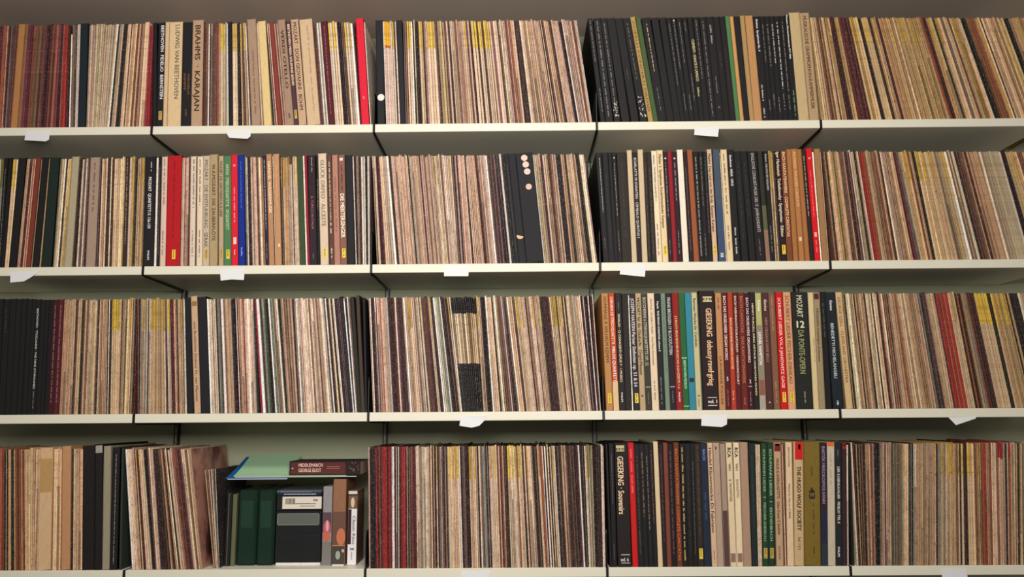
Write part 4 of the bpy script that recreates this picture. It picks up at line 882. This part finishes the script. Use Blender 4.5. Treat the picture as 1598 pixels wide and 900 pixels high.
while q < wb / 2 - .02: e = rnd.uniform(.001, .004); boxgeo(q, q + e, -.0003, .0003, .0018, .0045, V, F); q += e + .0009
mesh('title', V, F, box_mat((190, 195, 210), 'print'), r)
r = lying('booklet', 'worn grey booklet topmost on the black cases', 'booklet', .1958, .2030, (84, 92, 96), -.001, .002)
V, F = boxgeo(-wb / 2 + .01, wb / 2 - .03, -.0003, .0003, .002, .0035); mesh('edge_line', V, F, box_mat((140, 146, 140), 'print'), r)

r, w, h = upbox('video_case', 'grey video case with a pink and orange picture on its spine', 'case', 503, 517.5, 759, .048, .12, (152, 148, 152))
def patch(root, name, x0, x1, z0, z1, c, y=-.0004):
    V, F = boxgeo(x0, x1, y, .0003, z0, z1); return mesh(name, V, F, box_mat(c, 'print'), root)
V, F = [], []
n = 18
def blob(root, name, cx, cz, rx, rz, c, y=-.0007):
    V = [(cx + rx * math.cos(2 * PI * i / 20), y, cz + rz * math.sin(2 * PI * i / 20)) for i in range(20)] + [(cx + rx * math.cos(2 * PI * i / 20), 0, cz + rz * math.sin(2 * PI * i / 20)) for i in range(20)]
    F = [tuple(range(20))] + [(i, 20 + i, 20 + (i + 1) % 20, (i + 1) % 20) for i in range(20)]
    return mesh(name, V, F, box_mat(c, 'print'), root)
patch(r, 'spine_band', -w / 2 + .001, w / 2 - .001, h * .42, h * .67, (96, 70, 76))  # darker band across the spine, behind its picture
blob(r, 'spine_picture', 0, h * .47, w * .40, h * .10, (196, 98, 104)); blob(r, 'spine_picture', -.001, h * .36, w * .42, h * .055, (206, 108, 80), -.0009)
blob(r, 'spine_picture', .001, h * .5, w * .16, h * .07, (238, 170, 178), -.0011)
patch(r, 'spine_foot', -w / 2 + .001, w / 2 - .001, h * .01, h * .3, (128, 124, 118))
r, w, h = upbox('paperback_book', 'brown paperback with an orange ball on its spine, next to the grey video case', 'book', 518.5, 539, 747.5, .047, .13, (152, 108, 80))
patch(r, 'spine_band', -w / 2 + .001, w / 2 - .001, h * .24, h * .62, (112, 80, 66))  # darker band across the spine, behind the ball
blob(r, 'ball_picture', w * .18, h * .33, w * .34, h * .10, (204, 122, 86)); patch(r, 'picture_line', -w / 2 + .001, w / 2 - .001, h * .225, h * .235, (200, 140, 90), -.0006)
patch(r, 'spine_foot', -w / 2 + .001, w / 2 - .001, h * .02, h * .222, (70, 70, 62)); blob(r, 'face_picture', -.001, h * .12, w * .18, h * .05, (170, 168, 156)); blob(r, 'face_picture', w * .36, h * .17, w * .10, h * .02, (225, 170, 190), -.0009)
patch(r, 'page_edge', -w / 2 + .002, w / 2 - .002, h * .0, h * .014, (235, 232, 226))
r, w, h = upbox('video_box', 'video box with white spine label and brown picture top, rightmost in its bay', 'video', 542.5, 557, 765.5, .05, .105, (120, 92, 72))
patch(r, 'top_band', -w / 2 + .0005, w / 2 - .0005, h * .955, h * .995, (225, 220, 212))
patch(r, 'dark_band', -w / 2 + .0005, w / 2 - .0005, h * .935, h * .955, (50, 40, 36))
blob(r, 'figure_picture', 0, h * .84, w * .2, h * .07, (225, 200, 170))
wl = patch(r, 'spine_label', -w / 2 + .0008, w / 2 - .0005, h * .005, h * .755, (240, 236, 238), -.0004)
patch(wl, 'dark_strip', -w / 2 + .001, -w / 2 + w * .38, h * .28, h * .75, (58, 30, 40), -.0008)
V, F = lettering('Classic Kino', h * .66, h * .28, w * .18, .0085, False, False, w); mesh('title', shift(V, -.0009), F, box_mat((110, 104, 104), 'print'), wl)
V, F = lettering('N8K', h * .235, h * .20, .001, .012, True, True, .012); mesh('logo_mark', shift(V, -.0009), F, box_mat((70, 66, 66), 'print'), wl)
V, F = pseudo(h * .18, h * .05, 0, .006, rnd); mesh('small_print', shift(V, -.0009), F, box_mat((150, 146, 150), 'print'), wl)
# brown picture panels on its long side
V, F = boxgeo(w / 2, w / 2 + .0004, .004, .10, h * .03, h * .80); mesh('side_picture', V, F, box_mat((96, 74, 58), 'print'), r)
V, F = boxgeo(w / 2, w / 2 + .0004, .004, .10, h * .86, h * .95); mesh('side_band', V, F, box_mat((140, 112, 88), 'print'), r)

# papers and folders lying across the top, one on the other, their left part rising against the wall
def P2(px, py, Y): p = at(px, py, Y); return (p.x, p.z)
YF, YK = .046, .225
ZB = at(529, 747.5, .047).z + .0012
XR0, XR1 = X(443, YF, .24), X(448.5, YF, .24)
def rise(x, y):
    s = min(1, max(0, (x - XR0) / (XR1 - XR0))); s = 1 - s * s * (3 - 2 * s)
    xl_ = X(352, YF)
    return ZB + .050 * s * ((y - YF) / (YK - YF)) ** 1.15 - .004 * max(0, 1 - (x - xl_) / .05) * 0
def sheet(name, label, cat, pxs, off, thick, c, yf=YF, yk=YK):
    xa, xb_, xc, xd = X(pxs[0], yf, .23), X(pxs[1], yf, .23), X(pxs[2], yk, .26), X(pxs[3], yk, .26)
    m = 8; cx = (xa + xb_) / 2; V, F = [], []
    lo_, hi_ = min(xa, xc), max(xb_, xd)
    grid = sorted({round(q * .01, 4) for q in range(-100, 300)} | {round(XR0 + (XR1 - XR0) * q / 12, 5) for q in range(13)})
    grid = [q for q in grid if lo_ - .011 < q < hi_ + .011]; n = len(grid) - 1
    for lay in (0, thick):
        for i in range(m + 1):
            v = i / m; y = yf + (yk - yf) * v
            for k in range(n + 1):
                x = min(max(grid[k], xa + (xc - xa) * v), xb_ + (xd - xb_) * v)
                V.append((x - cx, y - yf, rise(x, y) + off + lay - ZB))
    S_ = (m + 1) * (n + 1)
    for i in range(m):
        for k in range(n):
            a = i * (n + 1) + k
            F.append((a, a + n + 1, a + n + 2, a + 1)); F.append((S_ + a, S_ + a + 1, S_ + a + n + 2, S_ + a + n + 1))
    for k in range(n):
        F.append((k, k + 1, S_ + k + 1, S_ + k)); a = m * (n + 1) + k; F.append((a + 1, a, S_ + a, S_ + a + 1))
    for i in range(m):
        a = i * (n + 1); F.append((a + n + 1, a, S_ + a, S_ + a + n + 1)); a += n; F.append((a, a + n + 1, S_ + a + n + 1, S_ + a))
    o = mesh(name, V, F, box_mat(c, 'print')); o.location = (cx, yf, ZB)
    return tag(o, label, cat)
sheet('paper_sheet', 'white paper sheet lowest in the pile, under the blue folder', 'paper', (355, 448, 386, 462), 0, .0016, (226, 224, 226))
sheet('folder', 'blue plastic folder lying under the pale green folder', 'folder', (352, 446, 384, 460), .0022, .0022, (24, 100, 168))
sheet('paper_sheet', 'grey white paper sheet between blue folder and green folder', 'paper', (366, 556, 392, 560), .0052, .0018, (196, 204, 198))
sheet('folder', 'pale green paper folder lying on top of the blue folder', 'folder', (364, 540, 391, 548), .0078, .0014, (178, 218, 178))
# the paperback on top
pa = at(451, 737, .06); pb = at(562, 737, .06); L = pb.x - pa.x; TH = .0385
slope = 0.0
root = empty('paperback_book', ((pa.x + pb.x) / 2, .062, ZB + .0096)); root.rotation_euler = (slope, 0, 0)
tag(root, 'thick dark red paperback lying on the pale green folder', 'book')
V, F = boxgeo(-L / 2, L / 2, 0, .0015, 0, TH, bev=.0004); mesh('spine', V, F, box_mat((46, 30, 30)), root)
V, F = [], []; boxgeo(-L / 2, L / 2, .0015, .125, 0, .0007, V, F); boxgeo(-L / 2, L / 2, .0015, .125, TH - .0007, TH, V, F); mesh('cover', V, F, box_mat((40, 30, 30)), root)
V, F = boxgeo(-L / 2 + .001, L / 2 - .001, .0015, .123, .0008, TH - .0008); mesh('pages', V, F, box_mat((205, 190, 160), 'print'), root)
patch(root, 'spine_panel', -L / 2 + .004, L * .29, .003, TH - .004, (92, 42, 40), -.0004)
for s_, zz in (('MIDDLEMARCH', .0225), ('GEORGE ELIOT', .0085)):
    V, F, a, b, c, d = text_mesh(s_, True); kx = (L * .34 if 'M' in s_[:1] else L * .32) / (b - a); kz = .0098 / .72
    mesh('title', [(-L / 2 + L * .13 + (v[0] - a) * kx, -.0008 - v[2], zz + v[1] * kz) for v in V], F, box_mat((232, 190, 175), 'print'), root)
V, F = [], []
for zz in (.022, .017):
    q = L * .03
    while q < L * .2: e = rnd.uniform(.001, .004); boxgeo(q, q + e, -.0008, -.0004, zz, zz + .002, V, F); q += e + .0008
mesh('small_print', V, F, box_mat((190, 120, 110), 'print'), root)
V, F = disc(-L / 2 + .009, TH * .48, .002, y0=-.0009); mesh('emblem', V, F, box_mat((240, 215, 205), 'print'), root)
V, F = [], []
for q in range(14):
    xx = L * rnd.uniform(.31, .47); zz = rnd.uniform(.008, .034); boxgeo(xx, xx + rnd.uniform(.001, .005), -.0003, .0001, zz, zz + rnd.uniform(.0008, .004), V, F)
mesh('glossy_picture', V, F, box_mat((120, 108, 92), 'print'), root)
